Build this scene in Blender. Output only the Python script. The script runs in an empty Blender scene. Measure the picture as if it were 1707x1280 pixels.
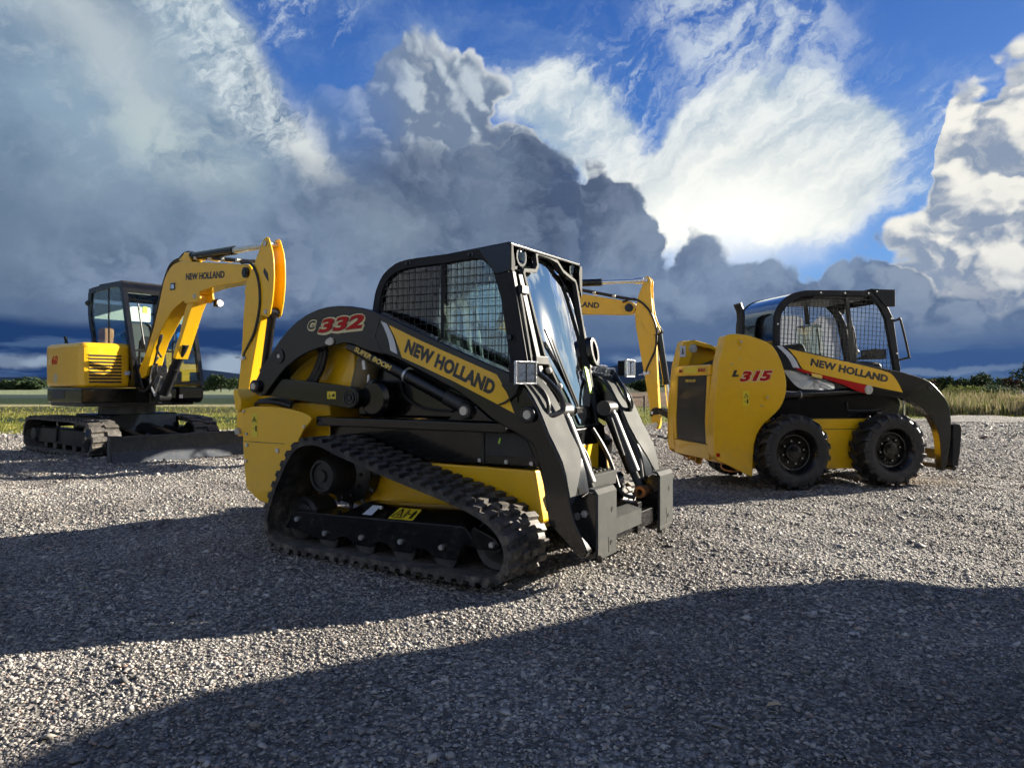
import bpy, bmesh, math, random
import numpy as np
from mathutils import Vector, Matrix
R = math.radians
random.seed(7)
scene = bpy.context.scene
col = scene.collection

# ---------------------------------------------------------------- camera, exposure, sun, sky
EXPO = 1.8
SUN_AZ, SUN_EL = 25.0, 19.0          # sun stands right of the view, behind the machines (deg from +X towards +Y)
cam_d = bpy.data.cameras.new('camera'); cam = bpy.data.objects.new('camera', cam_d); col.objects.link(cam)
cam.location = (0, 0, 1.08); cam.rotation_euler = (R(90.05), 0, 0)
cam_d.sensor_width = 36; cam_d.lens = 25.31; cam_d.clip_end = 20000; cam_d.clip_start = .05
scene.camera = cam
scene.view_settings.view_transform = 'Standard'; scene.view_settings.look = 'None'
scene.view_settings.exposure = EXPO; scene.view_settings.gamma = 1.0
sl = bpy.data.lights.new('sun', 'SUN'); sun = bpy.data.objects.new('sun', sl); col.objects.link(sun)
sl.energy = 5.0; sl.angle = R(.6); sl.color = (1.0, .91, .76)
sd = Vector((math.cos(R(SUN_AZ)) * math.cos(R(SUN_EL)), math.sin(R(SUN_AZ)) * math.cos(R(SUN_EL)), math.sin(R(SUN_EL))))
sun.rotation_euler = sd.to_track_quat('Z', 'Y').to_euler()

def lin(r, g, b):
    f = lambda c: ((c / 255 + .055) / 1.055) ** 2.4 if c > 10 else c / 255 / 12.92
    return (f(r), f(g), f(b))

class NT:
    """tiny node-graph builder"""
    def __init__(s, nt): s.nt = nt; s.n = nt.nodes; s.l = nt.links
    def put(s, sock, v):
        if v is None: return
        if isinstance(v, bpy.types.NodeSocket): s.l.new(v, sock)
        elif isinstance(v, (tuple, list)) and len(v) == 3 and sock.type == 'RGBA': sock.default_value = (*v, 1)
        else: sock.default_value = v
    def m(s, op, a, b=None, c=None, clamp=False):
        n = s.n.new('ShaderNodeMath'); n.operation = op; n.use_clamp = clamp
        for i, v in enumerate((a, b, c)): s.put(n.inputs[i], v)
        return n.outputs[0]
    def v(s, op, a, b=None, sc=None):
        n = s.n.new('ShaderNodeVectorMath'); n.operation = op
        s.put(n.inputs[0], a); s.put(n.inputs[1], b)
        if sc is not None: s.put(n.inputs['Scale'], sc)
        return n.outputs['Value'] if op in ('LENGTH', 'DOT_PRODUCT', 'DISTANCE') else n.outputs[0]
    def xyz(s, x, y, z):
        n = s.n.new('ShaderNodeCombineXYZ')
        for i, q in enumerate((x, y, z)): s.put(n.inputs[i], q)
        return n.outputs[0]
    def sep(s, a):
        n = s.n.new('ShaderNodeSeparateXYZ'); s.put(n.inputs[0], a); return n.outputs
    def ss(s, x, a, b, to0=0., to1=1.):
        n = s.n.new('ShaderNodeMapRange'); n.interpolation_type = 'SMOOTHSTEP'
        s.put(n.inputs[0], x); s.put(n.inputs[1], a); s.put(n.inputs[2], b); s.put(n.inputs[3], to0); s.put(n.inputs[4], to1)
        return n.outputs[0]
    def mix(s, f, a, b, mode='MIX'):
        n = s.n.new('ShaderNodeMix'); n.data_type = 'RGBA'; n.blend_type = mode; n.clamp_factor = True
        s.put(n.inputs[0], f); s.put(n.inputs[6], a); s.put(n.inputs[7], b); return n.outputs[2]
    def noise(s, vec, scale, detail=6, rough=.55, dist=0., out=0, typ=None, lac=2., dim='3D'):
        n = s.n.new('ShaderNodeTexNoise'); n.noise_dimensions = dim; s.put(n.inputs['Vector'], vec)
        n.inputs['Scale'].default_value = scale; n.inputs['Detail'].default_value = detail
        n.inputs['Roughness'].default_value = rough; n.inputs['Distortion'].default_value = dist; n.inputs['Lacunarity'].default_value = lac
        if typ: n.noise_type = typ
        return n.outputs[out]
    def voro(s, vec, scale, feature='F1', out=0, rand=1., detail=0., rough=.5, smooth=None, dim='3D'):
        n = s.n.new('ShaderNodeTexVoronoi'); n.voronoi_dimensions = dim; n.feature = feature; s.put(n.inputs['Vector'], vec)
        n.inputs['Scale'].default_value = scale; n.inputs['Randomness'].default_value = rand
        if detail: n.inputs['Detail'].default_value = detail; n.inputs['Roughness'].default_value = rough
        if smooth is not None and 'Smoothness' in n.inputs: n.inputs['Smoothness'].default_value = smooth
        return n.outputs[out]
    def ramp(s, x, stops, interp='LINEAR'):
        n = s.n.new('ShaderNodeValToRGB'); s.put(n.inputs[0], x); cr = n.color_ramp; cr.interpolation = interp
        while len(cr.elements) < len(stops): cr.elements.new(.5)
        for e, (p, c) in zip(cr.elements, stops): e.position = p; e.color = (*c, 1) if len(c) == 3 else c
        return n.outputs[0]
    def curve(s, x, pts):
        n = s.n.new('ShaderNodeFloatCurve'); s.put(n.inputs[1], x); c = n.mapping.curves[0]
        while len(c.points) < len(pts): c.points.new(.5, .5)
        for q, (a, b) in zip(c.points, pts): q.location = (a, b); q.handle_type = 'AUTO_CLAMPED'
        n.mapping.update(); return n.outputs[0]

def az_el(px, py):
    az = math.atan((px - 853.5) / 1200); return az, math.atan((641 - py) / 1200 * math.cos(az))

def build_sky():
    w = bpy.data.worlds.new('World'); scene.world = w; w.use_nodes = True
    nt = w.node_tree; nt.nodes.clear(); t = NT(nt)
    out = nt.nodes.new('ShaderNodeOutputWorld'); bg = nt.nodes.new('ShaderNodeBackground')
    nt.links.new(bg.outputs[0], out.inputs[0]); bg.inputs[1].default_value = .1
    K = 10 / 2 ** EXPO
    def C(r, g, b, k=1.): return tuple(v * K * k for v in lin(r, g, b))
    sky = nt.nodes.new('ShaderNodeTexSky'); sky.sky_type = 'NISHITA'; sky.sun_disc = False
    sky.sun_elevation = R(SUN_EL); sky.sun_rotation = R(90 - SUN_AZ)
    tc = nt.nodes.new('ShaderNodeTexCoord'); d = tc.outputs['Generated']
    x, y, z = t.sep(d)[:3]
    az = t.m('ARCTAN2', x, y); el = t.m('ARCSINE', z)
    P0 = t.xyz(az, t.m('MULTIPLY', el, 1.15), 0.)
    P = P0
    # warps
    wv = t.v('SUBTRACT', t.noise(P, 5., 5, .6, out=1, dim='2D'), (.5, .5, .5))
    wf = t.v('SUBTRACT', t.noise(P, 22., 6, .62, out=1, dim='2D'), (.5, .5, .5))
    W = t.v('ADD', P, t.v('ADD', t.v('SCALE', wv, sc=.10), t.v('SCALE', wf, sc=.035)))
    waz, wel_, _ = t.sep(W)[:3]; wel = t.m('DIVIDE', wel_, 1.15)
    def blob(px, py, rx, ry, ang=0., soft=.5, A=None, E=None):
        a, e = az_el(px, py); rx /= 1250.; ry /= 1250.
        A = A or waz; E = E or wel
        dx = t.m('SUBTRACT', A, a); dy = t.m('SUBTRACT', E, e)
        ca, sa = math.cos(R(ang)), math.sin(R(ang))
        u = t.m('DIVIDE', t.m('ADD', t.m('MULTIPLY', dx, ca), t.m('MULTIPLY', dy, sa)), rx)
        v = t.m('DIVIDE', t.m('ADD', t.m('MULTIPLY', dx, -sa), t.m('MULTIPLY', dy, ca)), ry)
        r2 = t.m('ADD', t.m('MULTIPLY', u, u), t.m('MULTIPLY', v, v))
        return t.ss(t.m('SQRT', r2), 1. + soft, 1. - soft)
    # puff height field, sampled twice for side light
    def puff(vec):
        a = t.voro(vec, 11., 'F1', detail=3., rough=.42, dim='2D')
        return t.m('SUBTRACT', 1., t.m('MULTIPLY', t.m('MULTIPLY', a, a), 1.7))
    Pw = t.v('ADD', P, t.v('SCALE', wv, sc=.08))
    Pl = t.v('ADD', Pw, (.010, .008, 0.))
    h0 = puff(Pw); h1 = puff(Pl)
    lit = t.m('SUBTRACT', h0, h1)                      # >0 where the puff faces the bright side
    fine = t.noise(W, 30., 6, .6, dim='2D')
    big = t.noise(P, 3.2, 7, .58, dim='2D'); med = t.noise(W, 9., 8, .6, dim='2D')
    tone = t.m('ADD', t.m('MULTIPLY', lit, 2.3), t.m('ADD', t.m('MULTIPLY', t.m('SUBTRACT', h0, .66), .7), t.m('ADD', t.m('MULTIPLY', t.m('SUBTRACT', big, .5), 1.3), t.m('MULTIPLY', t.m('SUBTRACT', fine, .5), 1.1))))
    lh = t.ss(tone, -.85, .92)
    maz = t.m('ADD', az, t.m('MULTIPLY', t.m('SUBTRACT', waz, az), .35))
    # --- blue base from the Sky Texture, deepened
    base = t.mix(1., sky.outputs[0], (.34, .54, .98), 'MULTIPLY')
    blue = t.ramp(t.m('DIVIDE', el, 1.2), [(0., C(120, 165, 212)), (.12, C(100, 148, 205)), (.26, C(68, 116, 186)), (.40, C(46, 92, 166)), (1., C(30, 66, 140))])
    colr = t.mix(.90, base, blue)
    veil = t.ss(t.noise(t.v('MULTIPLY', W, (1., 1.7, 1.)), 3.4, 8, .62, dim='2D'), .40, .75)
    colr = t.mix(t.m('MULTIPLY', veil, .34), colr, C(168, 192, 218))
    # --- thin high sheets
    st = t.v('MULTIPLY', W, (9., 26., 1.)); rot = t.xyz(t.m('ADD', t.m('MULTIPLY', waz, .8), t.m('MULTIPLY', wel, .6)), t.m('SUBTRACT', t.m('MULTIPLY', wel, 2.6), t.m('MULTIPLY', waz, 2.0)), 0.)
    streak = t.noise(rot, 8., 8, .62, dim='2D'); ripple = t.noise(t.v('MULTIPLY', rot, (1.6, 1., 1.)), 34., 5, .55, dim='2D')
    cirA = t.m('MULTIPLY', blob(1225, 45, 165, 75, -22, .45), t.ss(t.m('ADD', t.m('MULTIPLY', fine, .55), t.m('MULTIPLY', streak, .45)), .38, .62))
    cir = t.m('MAXIMUM', blob(1230, 120, 90, 60, -22, .6), t.m('MAXIMUM', blob(1010, 170, 110, 90, 25, .8), t.m('MAXIMUM', blob(1420, 190, 120, 60, -10, .8), t.m('MAXIMUM', blob(1570, 250, 120, 80, 0, .8), blob(470, 15, 130, 40, 0, .8)))))
    cirm = t.m('MULTIPLY', cir, t.ss(t.m('ADD', t.m('MULTIPLY', streak, .7), t.m('MULTIPLY', ripple, .3)), .46, .70))
    colr = t.mix(t.m('MULTIPLY', cirm, .8), colr, C(208, 222, 235))
    colr = t.mix(t.m('MULTIPLY', cirA, .85), colr, C(206, 218, 230))
    # --- the big luminous sheet right of centre
    g = t.m('MAXIMUM', blob(1300, 275, 200, 140, -14, .33), t.m('MAXIMUM', blob(960, 215, 135, 70, -35, .5), blob(1120, 330, 190, 95, 0, .5)))
    gm = t.m('MULTIPLY', t.ss(g, 0., .8), t.ss(t.m('ADD', t.m('MULTIPLY', streak, .8), t.m('MULTIPLY', g, .62)), .42, .86))
    glow = blob(1225, 360, 210, 110, 0, .9, az, el)
    gc = t.mix(t.ss(t.m('ADD', t.m('MULTIPLY', streak, .6), t.m('MULTIPLY', med, .4)), .34, .66), C(164, 186, 206), C(238, 243, 243))
    gc = t.mix(t.m('MULTIPLY', glow, .6), gc, C(250, 250, 240, 1.0))
    colr = t.mix(gm, colr, gc)
    colr = t.mix(t.m('MULTIPLY', blob(1215, 372, 125, 60, 0, 1., az, el), .8), colr, C(255, 255, 247, 1.2))
    # --- left grey sheet
    left = t.ss(t.m('ADD', t.m('MULTIPLY', t.m('ADD', t.m('MULTIPLY', waz, -1.), t.m('MULTIPLY', wel, -.98)), 1.), 0.), -.085, -.035)
    left = t.m('MAXIMUM', left, blob(455, 330, 170, 150, -35, .4))
    lc = t.mix(t.ss(big, .35, .68), C(98, 124, 154), C(142, 166, 187))
    lc = t.mix(t.m('MULTIPLY', t.ss(wel, .34, .16), .6), lc, C(110, 128, 150))
    lc = t.mix(t.m('MULTIPLY', blob(270, 215, 120, 60, -30, .8), t.ss(med, .3, .6)), lc, C(182, 198, 202))
    lc = t.mix(t.m('MULTIPLY', blob(150, 45, 110, 45, -35, .9), .8), lc, C(186, 198, 205))
    lc = t.mix(t.m('MULTIPLY', t.ss(t.m('ADD', t.m('MULTIPLY', streak, .6), t.m('MULTIPLY', fine, .4)), .46, .70), t.m('MULTIPLY', t.ss(wel, .16, .36), .45)), lc, C(196, 208, 216))
    rid = blob(385, 110, 200, 52, -42, .5)
    rid2 = t.m('MULTIPLY', rid, t.ss(t.m('ADD', t.m('MULTIPLY', ripple, .55), t.m('MULTIPLY', fine, .45)), .30, .72))
    lc = t.mix(rid2, lc, C(214, 225, 230))
    lc = t.mix(t.m('MULTIPLY', blob(505, 215, 110, 34, -55, .7), t.ss(med, .4, .58)), lc, C(216, 222, 222))
    lc = t.mix(t.m('MULTIPLY', blob(610, 400, 60, 40, 20, .9), .45), lc, C(150, 172, 188))
    colr = t.mix(left, colr, lc)
    # --- main dark bank with a billowing top edge
    def edge(pts):
        q = []
        for px, py in pts:
            a, e = az_el(px, py); q.append(((a + .8) / 1.6, e / .6))
        return q
    def bank(pts, amp, soft, A=maz, E=el):
        top = t.m('MULTIPLY', t.curve(t.m('DIVIDE', t.m('ADD', A, .8), 1.6), edge(pts)), .6)
        depth = t.m('ADD', t.m('SUBTRACT', top, E), t.m('MULTIPLY', t.m('SUBTRACT', h0, .66), amp))
        return depth, t.ss(depth, 0., soft)
    # right-hand sunlit tower
    dR, mR = bank([(-400, 640), (1300, 640), (1400, 560), (1450, 430), (1490, 365), (1545, 320), (1568, 250), (1585, 120), (1620, 78), (1707, 60), (2000, 30)], .034, .016)
    cr_ = t.mix(lh, C(140, 156, 180), C(247, 245, 236))
    cr_ = t.mix(t.ss(t.m('ADD', dR, t.m('MULTIPLY', t.m('SUBTRACT', big, .5), .5)), .08, .52), cr_, t.mix(lh, C(100, 120, 152), C(176, 188, 204)))
    cr_ = t.mix(t.m('MULTIPLY', t.ss(dR, .03, 0.), .5), cr_, C(245, 244, 235))
    cr_ = t.mix(t.m('MULTIPLY', t.ss(fine, .4, .7), .25), cr_, C(250, 246, 236))
    colr = t.mix(mR, colr, cr_)
    # bright head of the central tower
    dH, mH = bank([(-400, 640), (440, 640), (480, 360), (515, 200), (540, 120), (570, 130), (600, 120), (625, 62), (670, 38), (715, 46), (760, 42), (812, 78), (850, 125), (885, 190), (930, 330), (980, 640), (2000, 640)], .034, .014)
    ch = t.mix(lh, C(116, 134, 160), C(190, 202, 212))
    ch = t.mix(t.m('MULTIPLY', t.ss(dH, .028, 0.), blob(850, 150, 150, 120, 0, .5, az, el)), ch, C(232, 236, 236))
    ch = t.mix(t.ss(t.m('ADD', el, t.m('MULTIPLY', t.m('SUBTRACT', med, .5), .22)), .36, .26), ch, C(88, 103, 130))
    colr = t.mix(t.m('MULTIPLY', mH, t.ss(waz, -.30, -.12)), colr, ch)
    dB, mB = bank([(-400, 500), (0, 420), (150, 330), (260, 300), (340, 275), (420, 290), (480, 250), (560, 230), (640, 190), (740, 175), (830, 180), (890, 215), (920, 248), (1000, 252), (1050, 275), (1085, 318), (1110, 358), (1160, 372), (1210, 402), (1260, 412), (1310, 408), (1350, 425), (1400, 398), (1450, 372), (1500, 400), (1560, 440), (1640, 470), (1707, 480), (2000, 500)], .026, .015)
    soft = t.ss(az, -.22, .02)                                   # the left part of the bank is soft, the right one crisp
    mB2 = t.mix(soft, t.ss(dB, -.03, .11), mB)
    cb = t.mix(t.ss(t.m('ADD', t.m('MULTIPLY', big, .6), t.m('MULTIPLY', med, .4)), .38, .62), C(80, 99, 131), C(126, 146, 174))
    cb = t.mix(t.m('MULTIPLY', lh, .5), cb, C(136, 153, 178))
    cb = t.mix(t.m('MULTIPLY', blob(830, 330, 280, 150, 10, .8), .45), cb, C(64, 76, 100))
    cb = t.mix(t.m('MULTIPLY', blob(640, 390, 70, 50, 0, .9), .5), cb, C(138, 156, 172))
    cb = t.mix(t.m('MULTIPLY', t.ss(az, .35, .62), .55), cb, t.mix(lh, C(98, 120, 152), C(160, 176, 196)))
    cb = t.mix(t.m('MULTIPLY', t.ss(dB, .014, 0.), t.m('MULTIPLY', soft, .45)), cb, C(214, 220, 222))
    cb = t.mix(t.m('MULTIPLY', t.ss(fine, .45, .75), .25), cb, C(150, 166, 188))
    colr = t.mix(t.m('MULTIPLY', mB2, .97), colr, cb)
    # --- lower veil, storm band over the horizon
    band = t.ss(t.m('ADD', el, t.m('MULTIPLY', t.m('SUBTRACT', t.noise(t.v('MULTIPLY', P, (1., 3.5, 1.)), 4.5, 6, .55, dim='2D'), .5), .07)), .125, .055)
    colr = t.mix(t.m('MULTIPLY', band, .9), colr, t.mix(t.ss(az, -.3, .5), C(84, 106, 138), C(88, 112, 150)))
    edgeY = t.m('ADD', el, t.m('MULTIPLY', t.m('SUBTRACT', t.noise(t.v('MULTIPLY', P, (1., 4., 1.)), 3., 5, .5, dim='2D'), .5), .05))
    low = t.ss(edgeY, t.m('MULTIPLY', t.ss(az, .75, -.45), .093), t.m('MULTIPLY', t.ss(az, .75, -.45), .070))
    low = t.m('MAXIMUM', low, t.ss(edgeY, .062, .03))
    lowc = t.mix(t.ss(az, -.3, .45), C(26, 58, 108), C(56, 88, 138))
    lowc = t.mix(t.m('MULTIPLY', t.ss(t.noise(t.v('MULTIPLY', P, (1., 5., 1.)), 9., 5, .5, dim='2D'), .52, .68), .45), lowc, C(96, 124, 160))
    colr = t.mix(t.m('MULTIPLY', low, .95), colr, lowc)
    for px, py, rx, ry, k in ((380, 603, 44, 15, .8), (20, 605, 60, 9, .4), (75, 607, 26, 6, .45), (1090, 598, 60, 7, .5), (1300, 606, 90, 6, .25), (1560, 620, 130, 5, .25)):
        b = blob(px, py, rx, ry, 0, .5, t.m('ADD', az, t.m('MULTIPLY', t.m('SUBTRACT', waz, az), .3)), t.m('ADD', el, t.m('MULTIPLY', t.m('SUBTRACT', wel, el), .40)))
        colr = t.mix(t.m('MULTIPLY', b, k), colr, C(170, 188, 206))
    # brightness towards the hidden sun; clouds behind the camera brightened to fill shaded sides
    sg = t.v('DOT_PRODUCT', d, tuple(sd))
    side = t.mix(t.ss(t.noise(W, 6., 6, .6, dim='2D'), .48, .66), t.mix(t.ss(el, .02, .5), C(150, 182, 200), C(84, 124, 172)), C(186, 200, 210))
    colr = t.mix(t.m('MULTIPLY', t.ss(az, .74, .92), t.ss(el, .02, .10)), colr, side)
    colr = t.mix(t.m('MULTIPLY', t.m('POWER', t.m('MAXIMUM', sg, 0.), 1100.), t.ss(az, .66, .85)), colr, C(255, 248, 226, 1.8))
    back = t.ss(y, .12, -.35)
    bc = t.mix(t.ss(t.noise(d, 2.4, 7, .58), .42, .60), t.mix(.5, base, C(62, 98, 155)), C(130, 145, 165))
    warm_fill = t.m('MULTIPLY', t.ss(el, .85, .30), t.ss(t.noise(d, 3.1, 6, .55), .30, .62))
    bc = t.mix(t.m('MULTIPLY', warm_fill, .9), bc, C(222, 220, 212, 1.1))
    colr = t.mix(back, colr, bc)
    zen = t.ss(el, .62, 1.0)
    colr = t.mix(zen, colr, t.mix(t.ss(t.noise(d, 3., 7, .58), .45, .62), C(48, 84, 150, 1.1), C(98, 118, 152)))
    colr = t.mix(t.ss(el, 0., -.02), colr, C(60, 66, 74))
    nt.links.new(colr, bg.inputs[0])
    w.cycles.sampling_method = 'NONE'
    c = scene.cycles; c.use_adaptive_sampling = True; c.adaptive_threshold = .03; c.adaptive_min_samples = 12; c.use_denoising = True
    c.max_bounces = 6; c.diffuse_bounces = 2; c.glossy_bounces = 3; c.transmission_bounces = 4; c.transparent_max_bounces = 12; c.caustics_reflective = False; c.caustics_refractive = False; c.sample_clamp_indirect = 6.
build_sky()
# ---------------------------------------------------------------- helpers
class MB:
    """collects shapes; build() links them as ONE mesh object"""
    def __init__(s): s.v = []; s.f = []
    def add(s, vs, fs):
        o = len(s.v); s.v += [tuple(q) for q in vs]; s.f += [tuple(i + o for i in f) for f in fs]; return s
    def box(s, x0, x1, y0, y1, z0, z1):
        return s.add([(x0, y0, z0), (x1, y0, z0), (x1, y1, z0), (x0, y1, z0), (x0, y0, z1), (x1, y0, z1), (x1, y1, z1), (x0, y1, z1)],
                     [(3, 2, 1, 0), (4, 5, 6, 7), (0, 1, 5, 4), (1, 2, 6, 5), (2, 3, 7, 6), (3, 0, 4, 7)])
    def bar(s, a, b, w, h, up=(0, 0, 1)):
        """box-section bar from a to b, w sideways, h along up"""
        a = Vector(a); b = Vector(b); d = (b - a).normalized(); u = Vector(up)
        sd_ = d.cross(u)
        if sd_.length < 1e-4: sd_ = d.cross(Vector((1, 0, 0)))
        sd_.normalize(); u = sd_.cross(d).normalized(); vs = []
        for p in (a, b):
            for i, j in ((-1, -1), (1, -1), (1, 1), (-1, 1)): vs.append(p + sd_ * (w / 2 * i) + u * (h / 2 * j))
        return s.add(vs, [(3, 2, 1, 0), (4, 5, 6, 7), (0, 1, 5, 4), (1, 2, 6, 5), (2, 3, 7, 6), (3, 0, 4, 7)])
    def prism(s, pts, y0, y1):
        """polygon in XZ pushed from y0 to y1"""
        A = sum(p[0] * q[1] - q[0] * p[1] for p, q in zip(pts, pts[1:] + pts[:1]))
        if A < 0: pts = pts[::-1]
        n = len(pts); vs = [(x, y0, z) for x, z in pts] + [(x, y1, z) for x, z in pts]
        fs = [tuple(range(n)), tuple(range(2 * n - 1, n - 1, -1))] + [(j, i, i + n, j + n) for i in range(n) for j in [(i + 1) % n]]
        return s.add(vs, fs)
    def prismx(s, pts, x0, x1):
        """polygon in YZ pushed from x0 to x1"""
        A = sum(p[0] * q[1] - q[0] * p[1] for p, q in zip(pts, pts[1:] + pts[:1]))
        if A > 0: pts = pts[::-1]
        n = len(pts); vs = [(x0, y, z) for y, z in pts] + [(x1, y, z) for y, z in pts]
        fs = [tuple(range(n)), tuple(range(2 * n - 1, n - 1, -1))] + [(j, i, i + n, j + n) for i in range(n) for j in [(i + 1) % n]]
        return s.add(vs, fs)
    def band(s, outer, inner, y0, y1, closed=False):
        """strip between two polylines of equal length in XZ, pushed from y0 to y1"""
        n = len(outer); vs = []
        for y in (y0, y1):
            vs += [(x, y, z) for x, z in outer] + [(x, y, z) for x, z in inner]
        fs = []; m = n if closed else n - 1
        for i in range(m):
            j = (i + 1) % n
            fs += [(i, j, n + j, n + i), (2 * n + j, 2 * n + i, 3 * n + i, 3 * n + j), (i, 2 * n + i, 2 * n + j, j), (n + i, n + j, 3 * n + j, 3 * n + i)]
        if not closed:
            fs += [(0, n, 3 * n, 2 * n), (n - 1, 3 * n - 1, 4 * n - 1, 2 * n - 1)]
        return s.add(vs, fs)
    def cyl(s, a, b, r0, r1=None, n=20, caps=True):
        r1 = r0 if r1 is None else r1
        a = Vector(a); b = Vector(b); d = (b - a).normalized()
        u = d.cross(Vector((0, 0, 1)) if abs(d.z) < .9 else Vector((1, 0, 0))).normalized(); w = d.cross(u); vs = []
        for p, r in ((a, r0), (b, r1)):
            for k in range(n):
                t = 2 * math.pi * k / n; vs.append(p + u * (r * math.cos(t)) + w * (r * math.sin(t)))
        fs = [(k, (k + 1) % n, n + (k + 1) % n, n + k) for k in range(n)]
        if caps: fs += [tuple(range(n - 1, -1, -1)), tuple(range(n, 2 * n))]
        return s.add(vs, fs)
    def lathe(s, c, ax, prof, n=40, closed=False):
        """profile (along axis, radius) spun about axis ax through c"""
        c = Vector(c); d = Vector(ax).normalized()
        u = d.cross(Vector((0, 0, 1)) if abs(d.z) < .9 else Vector((1, 0, 0))).normalized(); w = d.cross(u); m = len(prof); vs = []
        for k in range(n):
            t = 2 * math.pi * k / n
            for a, r in prof: vs.append(c + d * a + (u * math.cos(t) + w * math.sin(t)) * r)
        fs = []
        for k in range(n):
            k2 = (k + 1) % n
            for i in range(m if closed else m - 1):
                j = (i + 1) % m; fs.append((k * m + i, k * m + j, k2 * m + j, k2 * m + i))
        if not closed:
            if prof[0][1] > 1e-6: fs.append(tuple(k * m for k in range(n)))
            if prof[-1][1] > 1e-6: fs.append(tuple(k * m + m - 1 for k in reversed(range(n))))
        return s.add(vs, fs)
    def tube(s, path, r, n=8, sm=4, caps=True):
        P = catmull(path, sm) if sm > 1 and len(path) > 2 else [Vector(p) for p in path]
        vs = []; prev = None
        for i, p in enumerate(P):
            d = (P[min(i + 1, len(P) - 1)] - P[max(i - 1, 0)]).normalized()
            if prev is None: u = d.cross(Vector((0, 0, 1)) if abs(d.z) < .9 else Vector((1, 0, 0))).normalized()
            else: u = (prev - d * prev.dot(d)).normalized()
            prev = u; w = d.cross(u)
            for k in range(n):
                t = 2 * math.pi * k / n; vs.append(p + u * (r * math.cos(t)) + w * (r * math.sin(t)))
        fs = [(i * n + k, i * n + (k + 1) % n, (i + 1) * n + (k + 1) % n, (i + 1) * n + k) for i in range(len(P) - 1) for k in range(n)]
        if caps: fs += [tuple(range(n - 1, -1, -1)), tuple(range((len(P) - 1) * n, len(P) * n))]
        return s.add(vs, fs)
    def ball(s, c, r, n=12, m=8, sq=(1, 1, 1)):
        prof = [(-math.cos(math.pi * i / m), math.sin(math.pi * i / m)) for i in range(m + 1)]
        vs = []; c = Vector(c)
        for a, q in prof:
            for k in range(n):
                t = 2 * math.pi * k / n; vs.append((c.x + r * sq[0] * q * math.cos(t), c.y + r * sq[1] * q * math.sin(t), c.z + r * sq[2] * a))
        return s.add(vs, [(i * n + k, i * n + (k + 1) % n, (i + 1) * n + (k + 1) % n, (i + 1) * n + k) for i in range(m) for k in range(n)])
    def bolt(s, c, ax, r=.012, h=.008):
        c = Vector(c); d = Vector(ax).normalized(); return s.cyl(c - d * .002, c + d * h, r, r * .92, 6)
    def mir(s):
        """copy of everything mirrored across y=0"""
        o = len(s.v); s.v += [(x, -y, z) for x, y, z in s.v]; s.f += [tuple(i + o for i in reversed(f)) for f in s.f]; return s
    def map(s, fn): s.v = [tuple(fn(*q)) for q in s.v]; return s
    def build(s, name, mat, parent=None, bevel=0., seg=2, ang=35, smooth=True, label=None):
        me = bpy.data.meshes.new(name); me.from_pydata(s.v, [], s.f); me.validate()
        bm = bmesh.new(); bm.from_mesh(me); bmesh.ops.remove_doubles(bm, verts=bm.verts, dist=1e-5)
        bmesh.ops.recalc_face_normals(bm, faces=bm.faces); bm.to_mesh(me); bm.free()
        if smooth:
            for p in me.polygons: p.use_smooth = True
            me.set_sharp_from_angle(angle=R(ang))
        me.materials.append(mat); o = bpy.data.objects.new(name, me); col.objects.link(o)
        if parent: o.parent = parent
        if bevel:
            b = o.modifiers.new('bevel', 'BEVEL'); b.width = bevel; b.segments = seg; b.limit_method = 'ANGLE'; b.angle_limit = R(40); b.harden_normals = True
        if label: o['label'] = label
        return o

def catmull(pts, k=4, closed=False):
    P = [Vector(p) for p in pts]; n = len(P); out = []
    for i in range(n if closed else n - 1):
        g = lambda j: P[j % n] if closed else P[max(0, min(n - 1, j))]
        p0, p1, p2, p3 = g(i - 1), g(i), g(i + 1), g(i + 2)
        for q in range(k):
            t = q / k; out.append(.5 * ((2 * p1) + (-p0 + p2) * t + (2 * p0 - 5 * p1 + 4 * p2 - p3) * t * t + (-p0 + 3 * p1 - 3 * p2 + p3) * t ** 3))
    if not closed: out.append(P[-1])
    return out
def sm2(pts, k=3, closed=False): return [(p.x, p.y) for p in catmull([(a, b, 0) for a, b in pts], k, closed)]

def thing(name, label, cat, loc=(0, 0, 0), rz=0, group=None):
    o = bpy.data.objects.new(name, None); col.objects.link(o); o.empty_display_size = .2
    o.location = loc; o.rotation_euler = (0, 0, rz); o['label'] = label; o['category'] = cat
    if group: o['group'] = group
    return o
def tag(o, label=None, cat=None, group=None, kind=None):
    for k, v in (('label', label), ('category', cat), ('group', group), ('kind', kind)):
        if v: o[k] = v
    return o
def copy_tree(o, parent=None):
    c = o.copy(); col.objects.link(c); c.parent = parent
    for ch in list(o.children): copy_tree(ch, c)
    return c

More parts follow.
